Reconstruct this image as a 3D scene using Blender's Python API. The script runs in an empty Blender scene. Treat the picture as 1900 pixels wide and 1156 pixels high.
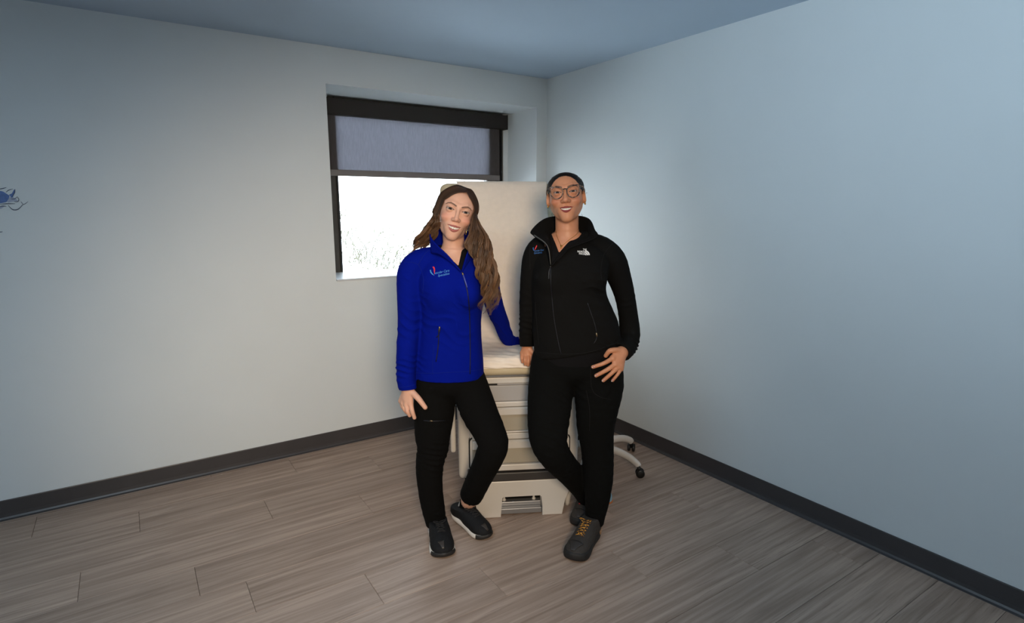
import bpy, bmesh, math, random
import numpy as np
from mathutils import Vector, Matrix, Euler
from mathutils.bvhtree import BVHTree
random.seed(7); rng = np.random.default_rng(7)
SC = bpy.context.scene; COL = SC.collection

# ------------------------------------------------------------------ camera
F_PX = 1075.0; CAM_H = 1.54; TILT = math.radians(10.2)      # image taken as 1900 x 1156
cd = bpy.data.cameras.new('camera'); cam = bpy.data.objects.new('camera', cd); COL.objects.link(cam)
cam.location = (0, 0, CAM_H); cam.rotation_euler = (math.pi/2 - TILT, 0, 0)
cd.sensor_width = 36; cd.lens = 36*F_PX/1900; cd.clip_start = .05; cd.clip_end = 200
SC.camera = cam
vs = SC.view_settings; vs.view_transform = 'Standard'; vs.look = 'None'; vs.gamma = 1; vs.use_curve_mapping = False
vs.exposure = 0.0

# ------------------------------------------------------------------ world: bright overcast winter sky
w = bpy.data.worlds.new('overcast_sky'); SC.world = w; w.use_nodes = True
bg = w.node_tree.nodes['Background']; bg.inputs[0].default_value = (.78, .9, 1, 1); bg.inputs[1].default_value = 13.0

# ------------------------------------------------------------------ lights
def area(name, loc, target, size, power, color, size_y=None, spread=180):
    l = bpy.data.lights.new(name, 'AREA'); l.energy = power; l.color = color; l.size = size
    if size_y: l.shape = 'RECTANGLE'; l.size_y = size_y
    l.spread = math.radians(spread)
    o = bpy.data.objects.new(name, l); COL.objects.link(o); o.location = loc
    o.rotation_euler = (Vector(target) - Vector(loc)).to_track_quat('-Z', 'Y').to_euler()
    return o
def spot(name, loc, target, size, power, color, cone, blend):
    l = bpy.data.lights.new(name, 'SPOT'); l.energy = power; l.color = color; l.shadow_soft_size = size
    l.spot_size = math.radians(cone); l.spot_blend = blend
    o = bpy.data.objects.new(name, l); COL.objects.link(o); o.location = loc
    o.rotation_euler = (Vector(target) - Vector(loc)).to_track_quat('-Z', 'Y').to_euler()
    return o
spot('camera_flash', (.38, -.9, 1.85), (-.66, 3.75, .40), .42, 420, (1, .80, .58), 56, 1.0)
area('cool_side_fill', (-1.7, .1, 1.3), (2.1, 1.5, 3.4), 1.0, 21, (.66, .85, 1), 1.0, 76)  # unseen cool area light added to brighten the upper right wall
area('cool_overhead_fill', (-1.1, .7, 2.42), (-1.1, .9, 0), 1.2, 20, (.68, .86, 1), .6, 170)  # unseen overhead area light added for the cool ambient tone

# ------------------------------------------------------------------ helpers
def at(px, py, Y):
    u = (px-950)/F_PX; v = (py-578)/F_PX
    d = Vector((u, math.cos(TILT)-v*math.sin(TILT), -math.sin(TILT)-v*math.cos(TILT)))
    return Vector((0, 0, CAM_H)) + d*(Y/d.y)
def on_floor(px, py, z=0):
    u = (px-950)/F_PX; v = (py-578)/F_PX
    d = Vector((u, math.cos(TILT)-v*math.sin(TILT), -math.sin(TILT)-v*math.cos(TILT)))
    return Vector((0, 0, CAM_H)) + d*((z-CAM_H)/d.z)
def srgb(r, g, b):
    f = lambda c: c/12.92 if c <= .04045 else ((c+.055)/1.055)**2.4
    return (f(r/255), f(g/255), f(b/255), 1)

MATS = {}
def mat(name, col, rough=.5, metal=0, noise=0, nscale=20, bump=0, bscale=200, spec=.5, stretch=None, sheen=0, sss=0, attr=None, coat=0, trans=0, alpha=1, emit=0):
    if name in MATS: return MATS[name]
    m = bpy.data.materials.new(name); m.use_nodes = True; nt = m.node_tree; N = nt.nodes; L = nt.links
    b = N['Principled BSDF']
    b.inputs['Base Color'].default_value = col; b.inputs['Roughness'].default_value = rough; b.inputs['Metallic'].default_value = metal
    b.inputs['Specular IOR Level'].default_value = spec; b.inputs['Sheen Weight'].default_value = sheen; b.inputs['Sheen Roughness'].default_value = .6
    b.inputs['Coat Weight'].default_value = coat; b.inputs['Transmission Weight'].default_value = trans; b.inputs['Alpha'].default_value = alpha
    if sss:
        b.inputs['Subsurface Weight'].default_value = sss; b.inputs['Subsurface Radius'].default_value = (.012, .005, .003); b.inputs['Subsurface Scale'].default_value = 1
    tc = N.new('ShaderNodeTexCoord'); mp = N.new('ShaderNodeMapping'); L.new(tc.outputs['Object'], mp.inputs['Vector'])
    if stretch: mp.inputs['Scale'].default_value = stretch
    src = None
    if attr:
        a = N.new('ShaderNodeVertexColor'); a.layer_name = attr; src = a.outputs['Color']; L.new(src, b.inputs['Base Color'])
    if noise:
        n = N.new('ShaderNodeTexNoise'); n.inputs['Scale'].default_value = nscale; n.inputs['Detail'].default_value = 5
        L.new(mp.outputs['Vector'], n.inputs['Vector'])
        mr = N.new('ShaderNodeMapRange'); mr.inputs['To Min'].default_value = 1-noise; mr.inputs['To Max'].default_value = 1+noise
        mr.inputs['From Min'].default_value = .25; mr.inputs['From Max'].default_value = .75
        L.new(n.outputs['Fac'], mr.inputs['Value'])
        mx = N.new('ShaderNodeMix'); mx.data_type = 'RGBA'; mx.blend_type = 'MULTIPLY'; mx.inputs['Factor'].default_value = 1
        if src: L.new(src, mx.inputs[6])
        else: mx.inputs[6].default_value = col
        L.new(mr.outputs['Result'], mx.inputs[7]); L.new(mx.outputs[2], b.inputs['Base Color'])
    if bump:
        n2 = N.new('ShaderNodeTexNoise'); n2.inputs['Scale'].default_value = bscale; n2.inputs['Detail'].default_value = 3
        L.new(mp.outputs['Vector'], n2.inputs['Vector'])
        bp = N.new('ShaderNodeBump'); bp.inputs['Strength'].default_value = bump; bp.inputs['Distance'].default_value = .002
        L.new(n2.outputs['Fac'], bp.inputs['Height']); L.new(bp.outputs['Normal'], b.inputs['Normal'])
    if emit:
        b.inputs['Emission Color'].default_value = col; b.inputs['Emission Strength'].default_value = emit
    MATS[name] = m
    return m

def clear_glass(name, refl=.06, tint=(1, 1, 1, 1)):
    m = bpy.data.materials.new(name); m.use_nodes = True; N = m.node_tree.nodes; L = m.node_tree.links
    for n in list(N): N.remove(n)
    o = N.new('ShaderNodeOutputMaterial'); t = N.new('ShaderNodeBsdfTransparent'); t.inputs[0].default_value = tint; g = N.new('ShaderNodeBsdfGlossy'); g.inputs['Roughness'].default_value = .02
    fr = N.new('ShaderNodeFresnel'); fr.inputs[0].default_value = 1.35; ml = N.new('ShaderNodeMath'); ml.operation = 'MULTIPLY'; ml.inputs[1].default_value = refl/.022; L.new(fr.outputs[0], ml.inputs[0]); ml.use_clamp = True
    mx = N.new('ShaderNodeMixShader'); L.new(ml.outputs[0], mx.inputs[0]); L.new(t.outputs[0], mx.inputs[1]); L.new(g.outputs[0], mx.inputs[2]); L.new(mx.outputs[0], o.inputs[0]); return m
def link(name, me, m, parent=None, smooth=False):
    o = bpy.data.objects.new(name, me); COL.objects.link(o)
    if m is not None and not me.materials: me.materials.append(m)
    if parent: o.parent = parent
    if smooth:
        me.polygons.foreach_set('use_smooth', np.ones(len(me.polygons), dtype=bool))
    return o
def from_bm(name, bm, m, parent=None, smooth=False):
    bmesh.ops.recalc_face_normals(bm, faces=bm.faces)
    me = bpy.data.meshes.new(name); bm.to_mesh(me); bm.free()
    return link(name, me, m, parent, smooth)
def from_data(name, v, f, m, parent=None, smooth=False):
    me = bpy.data.meshes.new(name); me.from_pydata([tuple(map(float, p)) for p in v], [], [tuple(map(int, q)) for q in f]); me.update()
    return link(name, me, m, parent, smooth)
def empty(name, loc=(0, 0, 0), rz=0):
    o = bpy.data.objects.new(name, None); COL.objects.link(o); o.location = loc; o.rotation_euler = (0, 0, rz); o.empty_display_size = .1
    return o
def tag(o, label=None, cat=None, group=None, kind=None):
    for k, v in (('label', label), ('category', cat), ('group', group), ('kind', kind)):
        if v: o[k] = v
    return o
def add_box(bm, lo, hi, bev=0, seg=2, M=None):
    vs_ = [bm.verts.new((x, y, z)) for x in (lo[0], hi[0]) for y in (lo[1], hi[1]) for z in (lo[2], hi[2])]
    q = [(0, 1, 3, 2), (4, 6, 7, 5), (0, 4, 5, 1), (2, 3, 7, 6), (0, 2, 6, 4), (1, 5, 7, 3)]
    fs = [bm.faces.new([vs_[i] for i in f]) for f in q]
    if bev:
        es = list({e for f in fs for e in f.edges})
        r = bmesh.ops.bevel(bm, geom=es, offset=bev, segments=seg, profile=.5, affect='EDGES')
        vs_ = list({v for f in r['faces'] for v in f.verts} | {v for v in vs_ if v.is_valid})
    if M is not None: bmesh.ops.transform(bm, matrix=M, verts=[v for v in vs_ if v.is_valid])
    return bm
def box(name, lo, hi, m, parent=None, bev=0, seg=2, smooth=False, M=None):
    bm = bmesh.new(); add_box(bm, lo, hi, bev, seg, M); return from_bm(name, bm, m, parent, smooth)
def add_prism(bm, poly, axis, d0, d1, bev=0):
    """poly: list of 2D points; axis 'y': points are (x,z); 'x': (y,z); 'z': (x,y)"""
    def P(a, b, d): return {'y': (a, d, b), 'x': (d, a, b), 'z': (a, b, d)}[axis]
    v0 = [bm.verts.new(P(a, b, d0)) for a, b in poly]; v1 = [bm.verts.new(P(a, b, d1)) for a, b in poly]
    fs = [bm.faces.new(v0), bm.faces.new(v1[::-1])]; n = len(poly)
    for i in range(n): fs.append(bm.faces.new([v0[i], v0[(i+1) % n], v1[(i+1) % n], v1[i]]))
    if bev:
        es = list({e for f in fs[:2] for e in f.edges})
        bmesh.ops.bevel(bm, geom=es, offset=bev, segments=2, profile=.5, affect='EDGES')
def tube_data(pts, rad, sides=8, cap=True, flat=1.0, up=None):
    """swept tube along pts; rad scalar or list; flat scales the second cross axis"""
    P = np.array([tuple(p) for p in pts], float); n = len(P)
    R = np.full(n, rad) if np.isscalar(rad) else np.asarray(rad, float)
    T = np.gradient(P, axis=0); T /= np.linalg.norm(T, axis=1)[:, None]+1e-12
    ref = np.array(up if up is not None else (0, 0, 1.)); 
    if abs(T[0] @ ref) > .95: ref = np.array((1., 0, 0))
    v = []; f = []
    a = np.cross(T[0], ref); a /= np.linalg.norm(a)
    for i in range(n):
        a = a - T[i]*(a @ T[i]); a /= np.linalg.norm(a)+1e-12
        b = np.cross(T[i], a)
        for k in range(sides):
            t = 2*math.pi*k/sides
            v.append(P[i] + R[i]*(math.cos(t)*a + flat*math.sin(t)*b))
    for i in range(n-1):
        for k in range(sides):
            f.append((i*sides+k, i*sides+(k+1) % sides, (i+1)*sides+(k+1) % sides, (i+1)*sides+k))
    if cap:
        f.append(tuple(range(sides))[::-1]); f.append(tuple((n-1)*sides+k for k in range(sides)))
    return v, f
def tube(name, pts, rad, m, parent=None, sides=8, flat=1.0, up=None):
    v, f = tube_data(pts, rad, sides, True, flat, up); return from_data(name, v, f, m, parent, True)
def multi(name, parts, m, parent=None, smooth=True):
    V = []; Fc = []
    for v, f in parts:
        o = len(V); V += list(v); Fc += [tuple(i+o for i in q) for q in f]
    return from_data(name, V, Fc, m, parent, smooth)
def spline(pts, n):
    """Catmull-Rom through pts (any dimension), n samples"""
    P = np.array([tuple(p) for p in pts], float); k = len(P)
    if k == 2: t = np.linspace(0, 1, n)[:, None]; return P[0]*(1-t)+P[1]*t
    Q = np.vstack([2*P[0]-P[1], P, 2*P[-1]-P[-2]])
    out = []
    for u in np.linspace(0, k-1-1e-9, n):
        i = int(u); t = u-i; p0, p1, p2, p3 = Q[i:i+4]
        out.append(.5*(2*p1+(p2-p0)*t+(2*p0-5*p1+4*p2-p3)*t*t+(3*p1-p0-3*p2+p3)*t**3))
    return np.array(out)
def lathe(name, prof, m, parent=None, seg=24, loc=(0, 0, 0)):
    v = []; f = []; n = len(prof)
    for k in range(seg):
        a = 2*math.pi*k/seg
        for r, z in prof: v.append((loc[0]+r*math.cos(a), loc[1]+r*math.sin(a), loc[2]+z))
    for k in range(seg):
        for i in range(n-1): f.append((k*n+i, ((k+1) % seg)*n+i, ((k+1) % seg)*n+i+1, k*n+i+1))
    return from_data(name, v, f, m, parent, True)
# ================================================================== the room
# corner of the two visible walls; uL runs along the window wall, uR along the bare wall
CX, CY = .2605, 4.5302
_a = math.atan2(-.55258, -.83346) ; UL = Vector((math.cos(_a), math.sin(_a), 0)); UR = Vector((-UL.y, UL.x, 0))
NO = -UR                                   # outward through the window wall
CEIL = 2.475; LS, LT = 4.3, 4.7            # room length along uL, along uR
def room(s, t, z): return Vector((CX, CY, 0)) + UL*s + UR*t + Vector((0, 0, z))
MROOM = Matrix(((UL.x, UR.x, 0, CX), (UL.y, UR.y, 0, CY), (0, 0, 1, 0), (0, 0, 0, 1)))
def on_plane(px, py, t=0.0):
    """pixel -> (s, z) on the plane parallel to the window wall at distance t (negative is outside)"""
    d = at(px, py, 1.0) - Vector((0, 0, CAM_H)); o = Vector((0, 0, CAM_H))
    k = ((room(0, t, 0)-o).dot(UR))/d.dot(UR); p = o+d*k; q = p-Vector((CX, CY, 0))
    return q.dot(UL), p.z
def rbox(name, lo, hi, m, parent=None, bev=0, seg=2):
    """box in room axes (s, t, z)"""
    o = box(name, lo, hi, m, parent, bev, seg)
    if parent is None: o.matrix_world = MROOM
    return o

M_wall = mat('painted_wall', srgb(220, 225, 226), .62, noise=.015, nscale=3, bump=.05, bscale=350, spec=.3)
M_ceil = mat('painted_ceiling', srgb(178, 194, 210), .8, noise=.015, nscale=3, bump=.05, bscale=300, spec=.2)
M_base = mat('rubber_base', srgb(66, 63, 64), .38, noise=.08, nscale=8, spec=.5)
M_bronze = mat('bronze_frame', srgb(62, 60, 55), .45, spec=.4)
M_black = mat('black_plastic', srgb(20, 20, 20), .4)
M_trim = mat('white_trim', srgb(215, 220, 222), .5)

WS0, WS1, WZ0, WZ1 = .093, 1.64, 1.082, 2.263     # window opening on the wall
DEP = .47
# window wall with its opening
bm = bmesh.new()
for lo, hi in (((-.0, -DEP, 0), (WS0, 0, CEIL+.2)), ((WS1, -DEP, 0), (LS, 0, CEIL+.2)), ((WS0, -DEP, 0), (WS1, 0, WZ0)), ((WS0, -DEP, WZ1), (WS1, 0, CEIL+.2))):
    add_box(bm, lo, hi)
bmesh.ops.remove_doubles(bm, verts=bm.verts, dist=1e-5)
wall_left = from_bm('wall_left', bm, M_wall); wall_left.matrix_world = MROOM; tag(wall_left, 'pale grey painted wall with the recessed window', kind='structure')
o = rbox('wall_right', (-.2, -DEP, 0), (0, LT, CEIL+.2), M_wall); tag(o, 'bare pale blue-grey wall on the right', kind='structure')
o = rbox('wall_back', (0, LT, 0), (LS, LT+.15, CEIL+.2), M_wall); tag(o, 'painted wall behind the camera', kind='structure')
o = rbox('wall_side', (LS, -DEP, 0), (LS+.15, LT+.15, CEIL+.2), M_wall); tag(o, 'painted wall far to the left', kind='structure')
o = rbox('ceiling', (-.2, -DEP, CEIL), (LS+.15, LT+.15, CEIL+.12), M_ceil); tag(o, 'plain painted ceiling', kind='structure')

# floor: slab and loose-laid vinyl planks
M_sub = mat('subfloor', srgb(70, 62, 56), .8)
floor = rbox('floor', (-.2, -DEP, -.15), (LS+.15, LT+.15, -.004), M_sub); tag(floor, 'grey-brown wood-look plank floor', kind='structure')
def plank_material():
    m = bpy.data.materials.new('plank_wood'); m.use_nodes = True; N = m.node_tree.nodes; L = m.node_tree.links; b = N['Principled BSDF']
    tc = N.new('ShaderNodeTexCoord'); oi = N.new('ShaderNodeObjectInfo')
    sc = N.new('ShaderNodeVectorMath'); sc.operation = 'SCALE'; sc.inputs[3].default_value = 37
    cb = N.new('ShaderNodeCombineXYZ'); L.new(oi.outputs['Random'], cb.inputs[0]); L.new(oi.outputs['Random'], cb.inputs[1]); L.new(cb.outputs[0], sc.inputs[0])
    ad = N.new('ShaderNodeVectorMath'); L.new(tc.outputs['Object'], ad.inputs[0]); L.new(sc.outputs[0], ad.inputs[1])
    def grain(scale, det, dist=0):
        mp = N.new('ShaderNodeMapping'); mp.inputs['Scale'].default_value = scale; L.new(ad.outputs[0], mp.inputs['Vector'])
        n = N.new('ShaderNodeTexNoise'); n.inputs['Scale'].default_value = 1; n.inputs['Detail'].default_value = det; n.inputs['Distortion'].default_value = dist
        L.new(mp.outputs['Vector'], n.inputs['Vector']); return n.outputs['Fac']
    g1 = grain((1.6, 42, 1), 6, .6); g2 = grain((5, 150, 1), 4, .3); g3 = grain((.8, 5, 1), 2)
    def mixc(fac, a, c):
        x = N.new('ShaderNodeMix'); x.data_type = 'RGBA'; L.new(fac, x.inputs['Factor'])
        for i, q in ((6, a), (7, c)):
            if isinstance(q, tuple): x.inputs[i].default_value = q
            else: L.new(q, x.inputs[i])
        return x.outputs[2]
    def rng_(f, a, c):
        r = N.new('ShaderNodeMapRange'); r.inputs['From Min'].default_value = a; r.inputs['From Max'].default_value = c; L.new(f, r.inputs['Value']); return r.outputs[0]
    c1 = mixc(rng_(g1, .32, .7), srgb(150, 128, 113), srgb(188, 164, 147))
    c2 = mixc(rng_(g2, .3, .45), srgb(128, 108, 96), c1)
    c2b = mixc(rng_(g3, .3, .75), c2, c1)
    hs = N.new('ShaderNodeHueSaturation'); L.new(c2b, hs.inputs['Color'])
    mr = N.new('ShaderNodeMapRange'); mr.inputs['To Min'].default_value = .92; mr.inputs['To Max'].default_value = 1.07; L.new(oi.outputs['Random'], mr.inputs['Value']); L.new(mr.outputs[0], hs.inputs['Value'])
    L.new(hs.outputs[0], b.inputs['Base Color'])
    b.inputs['Roughness'].default_value = .5; b.inputs['Specular IOR Level'].default_value = .35
    bp = N.new('ShaderNodeBump'); bp.inputs['Strength'].default_value = .35; bp.inputs['Distance'].default_value = .0015
    L.new(g2, bp.inputs['Height']); L.new(bp.outputs[0], b.inputs['Normal'])
    return m
M_plank = plank_material()
PW, PL, GAP = .2286, 1.22, .0012
_mesh = {}
def plank_mesh(wd, ln):
    k = (round(wd, 3), round(ln, 3))
    if k not in _mesh:
        bm = bmesh.new(); b = .0013; h = .004
        lo = (GAP/2, GAP/2); hi = (ln-GAP/2, wd-GAP/2)
        r0 = [bm.verts.new((x, y, -h)) for x, y in ((lo[0], lo[1]), (hi[0], lo[1]), (hi[0], hi[1]), (lo[0], hi[1]))]
        r1 = [bm.verts.new((v.co.x, v.co.y, -b)) for v in r0]
        r2 = [bm.verts.new((x, y, 0)) for x, y in ((lo[0]+b, lo[1]+b), (hi[0]-b, lo[1]+b), (hi[0]-b, hi[1]-b), (lo[0]+b, hi[1]-b))]
        for A, B in ((r0, r1), (r1, r2)):
            for i in range(4): bm.faces.new([A[i], A[(i+1) % 4], B[(i+1) % 4], B[i]])
        bm.faces.new(r2)
        me = bpy.data.meshes.new('plank'); bmesh.ops.recalc_face_normals(bm, faces=bm.faces); bm.to_mesh(me); bm.free(); me.materials.append(M_plank); _mesh[k] = me
    return _mesh[k]
rows = int(LT/PW)+1; t0 = 2.335-10*PW; offs = [0, .43, .86, .2, .64, 1.05]
j = 0; t = t0-PW if t0 > 0 else t0
while t < LT:
    ta, tb = max(t, 0.0), min(t+PW, LT); s = -offs[j % 6]
    while s < LS:
        sa, sb = max(s, 0.0), min(s+PL, LS)
        if sb-sa > .02 and tb-ta > .02:
            p = bpy.data.objects.new('plank', plank_mesh(tb-ta, sb-sa)); COL.objects.link(p); p.parent = floor; p.location = (sa, ta, 0)
        s += PL
    t += PW; j += 1

# cove base: extruded profile with a toe
def cove(name, axis, length, label):
    prof = [(0, 0), (.019, 0), (.0185, .0025), (.011, .006), (.006, .014), (.0045, .03), (.0045, .098), (.003, .102), (0, .102)]
    bm = bmesh.new()
    if axis == 's': add_prism(bm, prof, 'x', 0, length)                   # profile in (t, z) along s
    else:
        v0 = [bm.verts.new((a, 0, b)) for a, b in prof]; v1 = [bm.verts.new((a, length, b)) for a, b in prof]; n = len(prof)
        bm.faces.new(v0); bm.faces.new(v1[::-1])
        for i in range(n): bm.faces.new([v0[i], v0[(i+1) % n], v1[(i+1) % n], v1[i]])
    o = from_bm(name, bm, M_base); o.matrix_world = MROOM; tag(o, label, kind='structure')
cove('baseboard_left', 's', LS, 'dark rubber cove base along the window wall')
cove('baseboard_right', 't', LT, 'dark rubber cove base along the right wall')

# window: frame and pane set at the back of the recess
win = empty('window_1'); win.matrix_world = MROOM; tag(win, 'dark-framed recessed window with a half-lowered roller shade', kind='structure')
TF = -.42                                    # plane of the frame
gl0, gl1 = .283, 1.484; gz0 = on_plane(640, 513, TF)[1]
rbox('frame_stile', (gl1, TF-.04, WZ0), (WS1+.02, TF+.02, WZ1+.02), M_bronze, win, .003)
rbox('frame_stile', (WS0+.045, TF-.04, WZ0), (gl0, TF+.02, WZ1), M_bronze, win, .003)
rbox('frame_rail', (gl0, TF-.04, WZ0), (gl1, TF+.02, gz0), M_bronze, win, .003)
rbox('frame_rail', (gl0, TF-.04, WZ1-.1), (gl1, TF+.02, WZ1), M_bronze, win, .003)
rbox('glazing_bead', (gl1-.012, TF-.01, gz0), (gl1, TF+.03, WZ1), M_black, win)
rbox('jamb_trim', (WS0, TF-.04, WZ0), (WS0+.045, TF+.03, WZ1), M_trim, win, .003)
M_glass = clear_glass('window_glass', .03)
rbox('pane', (gl0, TF-.012, gz0), (gl1, TF-.006, WZ1-.1), M_glass, win)
M_sill = mat('sill_laminate', srgb(214, 218, 222), .35)
o = rbox('window_sill', (WS0+.002, TF+.02, WZ0), (WS1-.002, .012, WZ0+.012), M_sill, win, .004)

# roller shade
TV = -.33
sv0, zv1 = on_plane(941, 214, TV); zv0 = on_plane(941, 240, TV)[1]
sv1 = WS1-.004
zv1b = on_plane(700, 190, TV)[1]
shade = empty('roller_shade'); shade.matrix_world = MROOM
tag(shade, 'grey roller shade under a dark valance in the window recess', 'window shade')
M_val = mat('valance_metal', srgb(40, 36, 33), .55, spec=.3)
rbox('valance', (sv0, TV-.075, zv0), (sv1, TV, zv1), M_val, shade, .002)
rbox('valance_end_cap', (sv0-.006, TV-.078, zv0-.002), (sv0, TV+.002, zv1+.002), M_black, shade, .001)
def fabric_material():
    m = bpy.data.materials.new('shade_screen'); m.use_nodes = True; N = m.node_tree.nodes; L = m.node_tree.links
    for n in list(N): N.remove(n)
    out = N.new('ShaderNodeOutputMaterial'); d = N.new('ShaderNodeBsdfDiffuse'); tr = N.new('ShaderNodeBsdfTranslucent'); tp = N.new('ShaderNodeBsdfTransparent')
    tc = N.new('ShaderNodeTexCoord'); mp = N.new('ShaderNodeMapping'); mp.inputs['Scale'].default_value = (260, 30, 22); L.new(tc.outputs['Object'], mp.inputs['Vector'])
    ns = N.new('ShaderNodeTexNoise'); ns.inputs['Scale'].default_value = 1; ns.inputs['Detail'].default_value = 3; L.new(mp.outputs[0], ns.inputs['Vector'])
    mr = N.new('ShaderNodeMapRange'); mr.inputs['To Min'].default_value = .75; mr.inputs['To Max'].default_value = 1.15; L.new(ns.outputs['Fac'], mr.inputs['Value'])
    mx = N.new('ShaderNodeMix'); mx.data_type = 'RGBA'; mx.blend_type = 'MULTIPLY'; mx.inputs['Factor'].default_value = 1; mx.inputs[6].default_value = srgb(118, 112, 110); L.new(mr.outputs[0], mx.inputs[7])
    L.new(mx.outputs[2], d.inputs['Color']); 
    mx2 = N.new('ShaderNodeMix'); mx2.data_type = 'RGBA'; mx2.blend_type = 'MULTIPLY'; mx2.inputs['Factor'].default_value = 1; mx2.inputs[6].default_value = srgb(150, 150, 158); L.new(mr.outputs[0], mx2.inputs[7])
    L.new(mx2.outputs[2], tr.inputs['Color'])
    a = N.new('ShaderNodeMixShader'); a.inputs[0].default_value = .6; L.new(d.outputs[0], a.inputs[1]); L.new(tr.outputs[0], a.inputs[2])
    b2 = N.new('ShaderNodeMixShader'); b2.inputs[0].default_value = .02; L.new(a.outputs[0], b2.inputs[1]); L.new(tp.outputs[0], b2.inputs[2])
    L.new(b2.outputs[0], out.inputs['Surface']); return m
M_fab = fabric_material()
TS = TV-.05
sf0 = on_plane(927, 300, TS)[0]; zh = on_plane(780, 331, TS)[1]; zh2 = on_plane(780, 320, TS)[1]
rbox('shade_fabric', (sf0, TS-.001, zh), (gl1+.045, TS, zv0+.03), M_fab, shade)
M_hem = mat('hem_bar', srgb(112, 106, 103), .6)
rbox('hem_bar', (sf0, TS-.006, zh), (gl1+.045, TS+.005, zh2), M_hem, shade, .003)
rbox('guide_channel', (sf0-.022, TS-.02, WZ0+.012), (sf0-.008, TS+.005, zv0+.02), M_black, shade)
lathe('chain_clutch', [(0, 0), (.016, 0), (.018, .004), (.018, .012), (.012, .016), (0, .016)], mat('chrome', srgb(200, 200, 195), .25, 1), shade, 16).matrix_local = Matrix.Translation((sv1-.022, TV+.002, zv0+.045)) @ Matrix.Rotation(-math.pi/2, 4, 'X')

# outdoors: snowy bank with dry stalks
M_snow = mat('snowy_bank', srgb(240, 240, 238), .9, noise=.10, nscale=1.6)
V = []; Fc = []; nu, nv = 46, 40
for i in range(nu):
    for k in range(nv):
        s = -9+20*i/(nu-1); tt = -1.0-18*(k/(nv-1))**1.4
        z = .55+.30*(-tt-1.0)+.10*math.sin(s*2.1+tt)+.08*math.sin(s*4.7-tt*2.3)+.05*random.random()
        V.append((s, tt, min(z, 5.2)))
for i in range(nu-1):
    for k in range(nv-1): Fc.append((i*nv+k, (i+1)*nv+k, (i+1)*nv+k+1, i*nv+k+1))
o = from_data('snowy_bank', V, Fc, M_snow, None, True); o.matrix_world = MROOM; tag(o, 'overexposed snowy bank rising outside the window', kind='structure')
M_twig = mat('dry_stalk', srgb(72, 70, 52), .9, noise=.5, nscale=6)
parts = []
for i in range(2200):      # tufts along the slope that faces the window
    tt = -random.uniform(1.5, 4.6); sw = random.gauss(1.15, .28) if random.random() < .65 else random.uniform(.3, 1.5)
    s = sw-(2.72-sw)/4.06*(-tt-.42)+random.uniform(-.05, .05); base = np.array((s, tt, .50+.30*(-tt-1.0)))
    h = random.uniform(.04, .20)*(1 if random.random() < .85 else 2.2); a = random.uniform(-1.2, 1.2); b2 = random.uniform(-.3, .5); k = random.uniform(.5, 1.3)
    mid = base+np.array((a*h*.3, b2*h*.2, h*.6)); top = base+np.array((a*h, b2*h*.5, h*random.uniform(.5, 1)))
    parts.append(tube_data(spline([base, mid, top], 5), [.0034*k, .003*k, .0026*k, .002*k, .001], 4))
o = multi('dry_grass', parts, M_twig); o.matrix_world = MROOM; tag(o, 'pale dry stalks on the snowy bank outside the window', 'grass', kind='stuff')

# wall decal at the left edge
def wall_pt(px, py, d=.0006): s, z = on_plane(px, py, 0); return (s, d, z)
decal = empty('wall_decal'); decal.matrix_world = MROOM; tag(decal, 'blue flower decal on the left wall at the picture edge', 'decal')
M_dblue = mat('decal_blue', srgb(88, 116, 172), .6, noise=.2, nscale=60); M_dline = mat('decal_line', srgb(62, 72, 92), .6); M_dpale = mat('decal_pale', srgb(168, 176, 196), .6)
def decal_poly(name, pts, m, d):
    bm = bmesh.new(); a = [bm.verts.new(wall_pt(x, y, .0002)) for x, y in pts]; b2 = [bm.verts.new(wall_pt(x, y, d)) for x, y in pts]; n = len(pts)
    bm.faces.new(b2)
    for i in range(n): bm.faces.new([a[i], a[(i+1) % n], b2[(i+1) % n], b2[i]])
    from_bm(name, bm, m, decal)
def decal_line(pts, wpx, m, name='petal_outline'):
    P = spline(pts, 14); T = np.gradient(P, axis=0); T /= np.linalg.norm(T, axis=1)[:, None]; Nn = np.stack([-T[:, 1], T[:, 0]], 1)
    ww = wpx*(.35+.65*np.sin(np.linspace(.15, math.pi-.1, 14)))[:, None]*.5
    decal_poly(name, [tuple(p) for p in P+Nn*ww]+[tuple(p) for p in (P-Nn*ww)[::-1]], m, .0016)
decal_poly('petal', [(-30, 360), (-12, 352), (0, 354), (6, 355.5), (13, 360), (18, 363), (16, 369), (12, 375), (0, 377.5), (-15, 380), (-30, 372)], M_dblue, .0010)
decal_poly('petal', [(17, 361), (22, 359), (26, 352), (28.5, 351), (27, 358), (24, 366), (21, 367)], M_dblue, .0011)
decal_poly('petal', [(15, 367), (22, 365), (28, 368), (34, 373), (24, 374), (16, 376), (12, 374)], M_dpale, .0009)
decal_poly('petal', [(-20, 386), (-5, 385), (10, 382), (3, 387), (-20, 392)], M_dpale, .0009)
for pts, wd in (([(-8, 352), (4, 350), (12, 348)], 1.6), ([(11, 357), (16, 353), (24, 350.5)], 1.4), ([(22, 366), (27, 358), (28, 351)], 1.4), ([(20, 369), (27, 369), (32, 365)], 1.2), ([(32, 365), (35, 370), (33, 374), (26, 374)], 1.2),
                ([(0, 379), (14, 378), (28, 378)], 1.5), ([(15, 381), (24, 389), (34, 388), (43, 379)], 1.7), ([(43, 379.5), (47, 378), (52, 374)], 1.0), ([(39, 374), (41, 377), (43, 379)], 1), ([(-5, 386), (4, 382.5), (12, 383)], 1.5), ([(-6, 430), (0, 430.5), (5, 430)], 1.5)):
    decal_line(pts, wd, M_dline)
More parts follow.
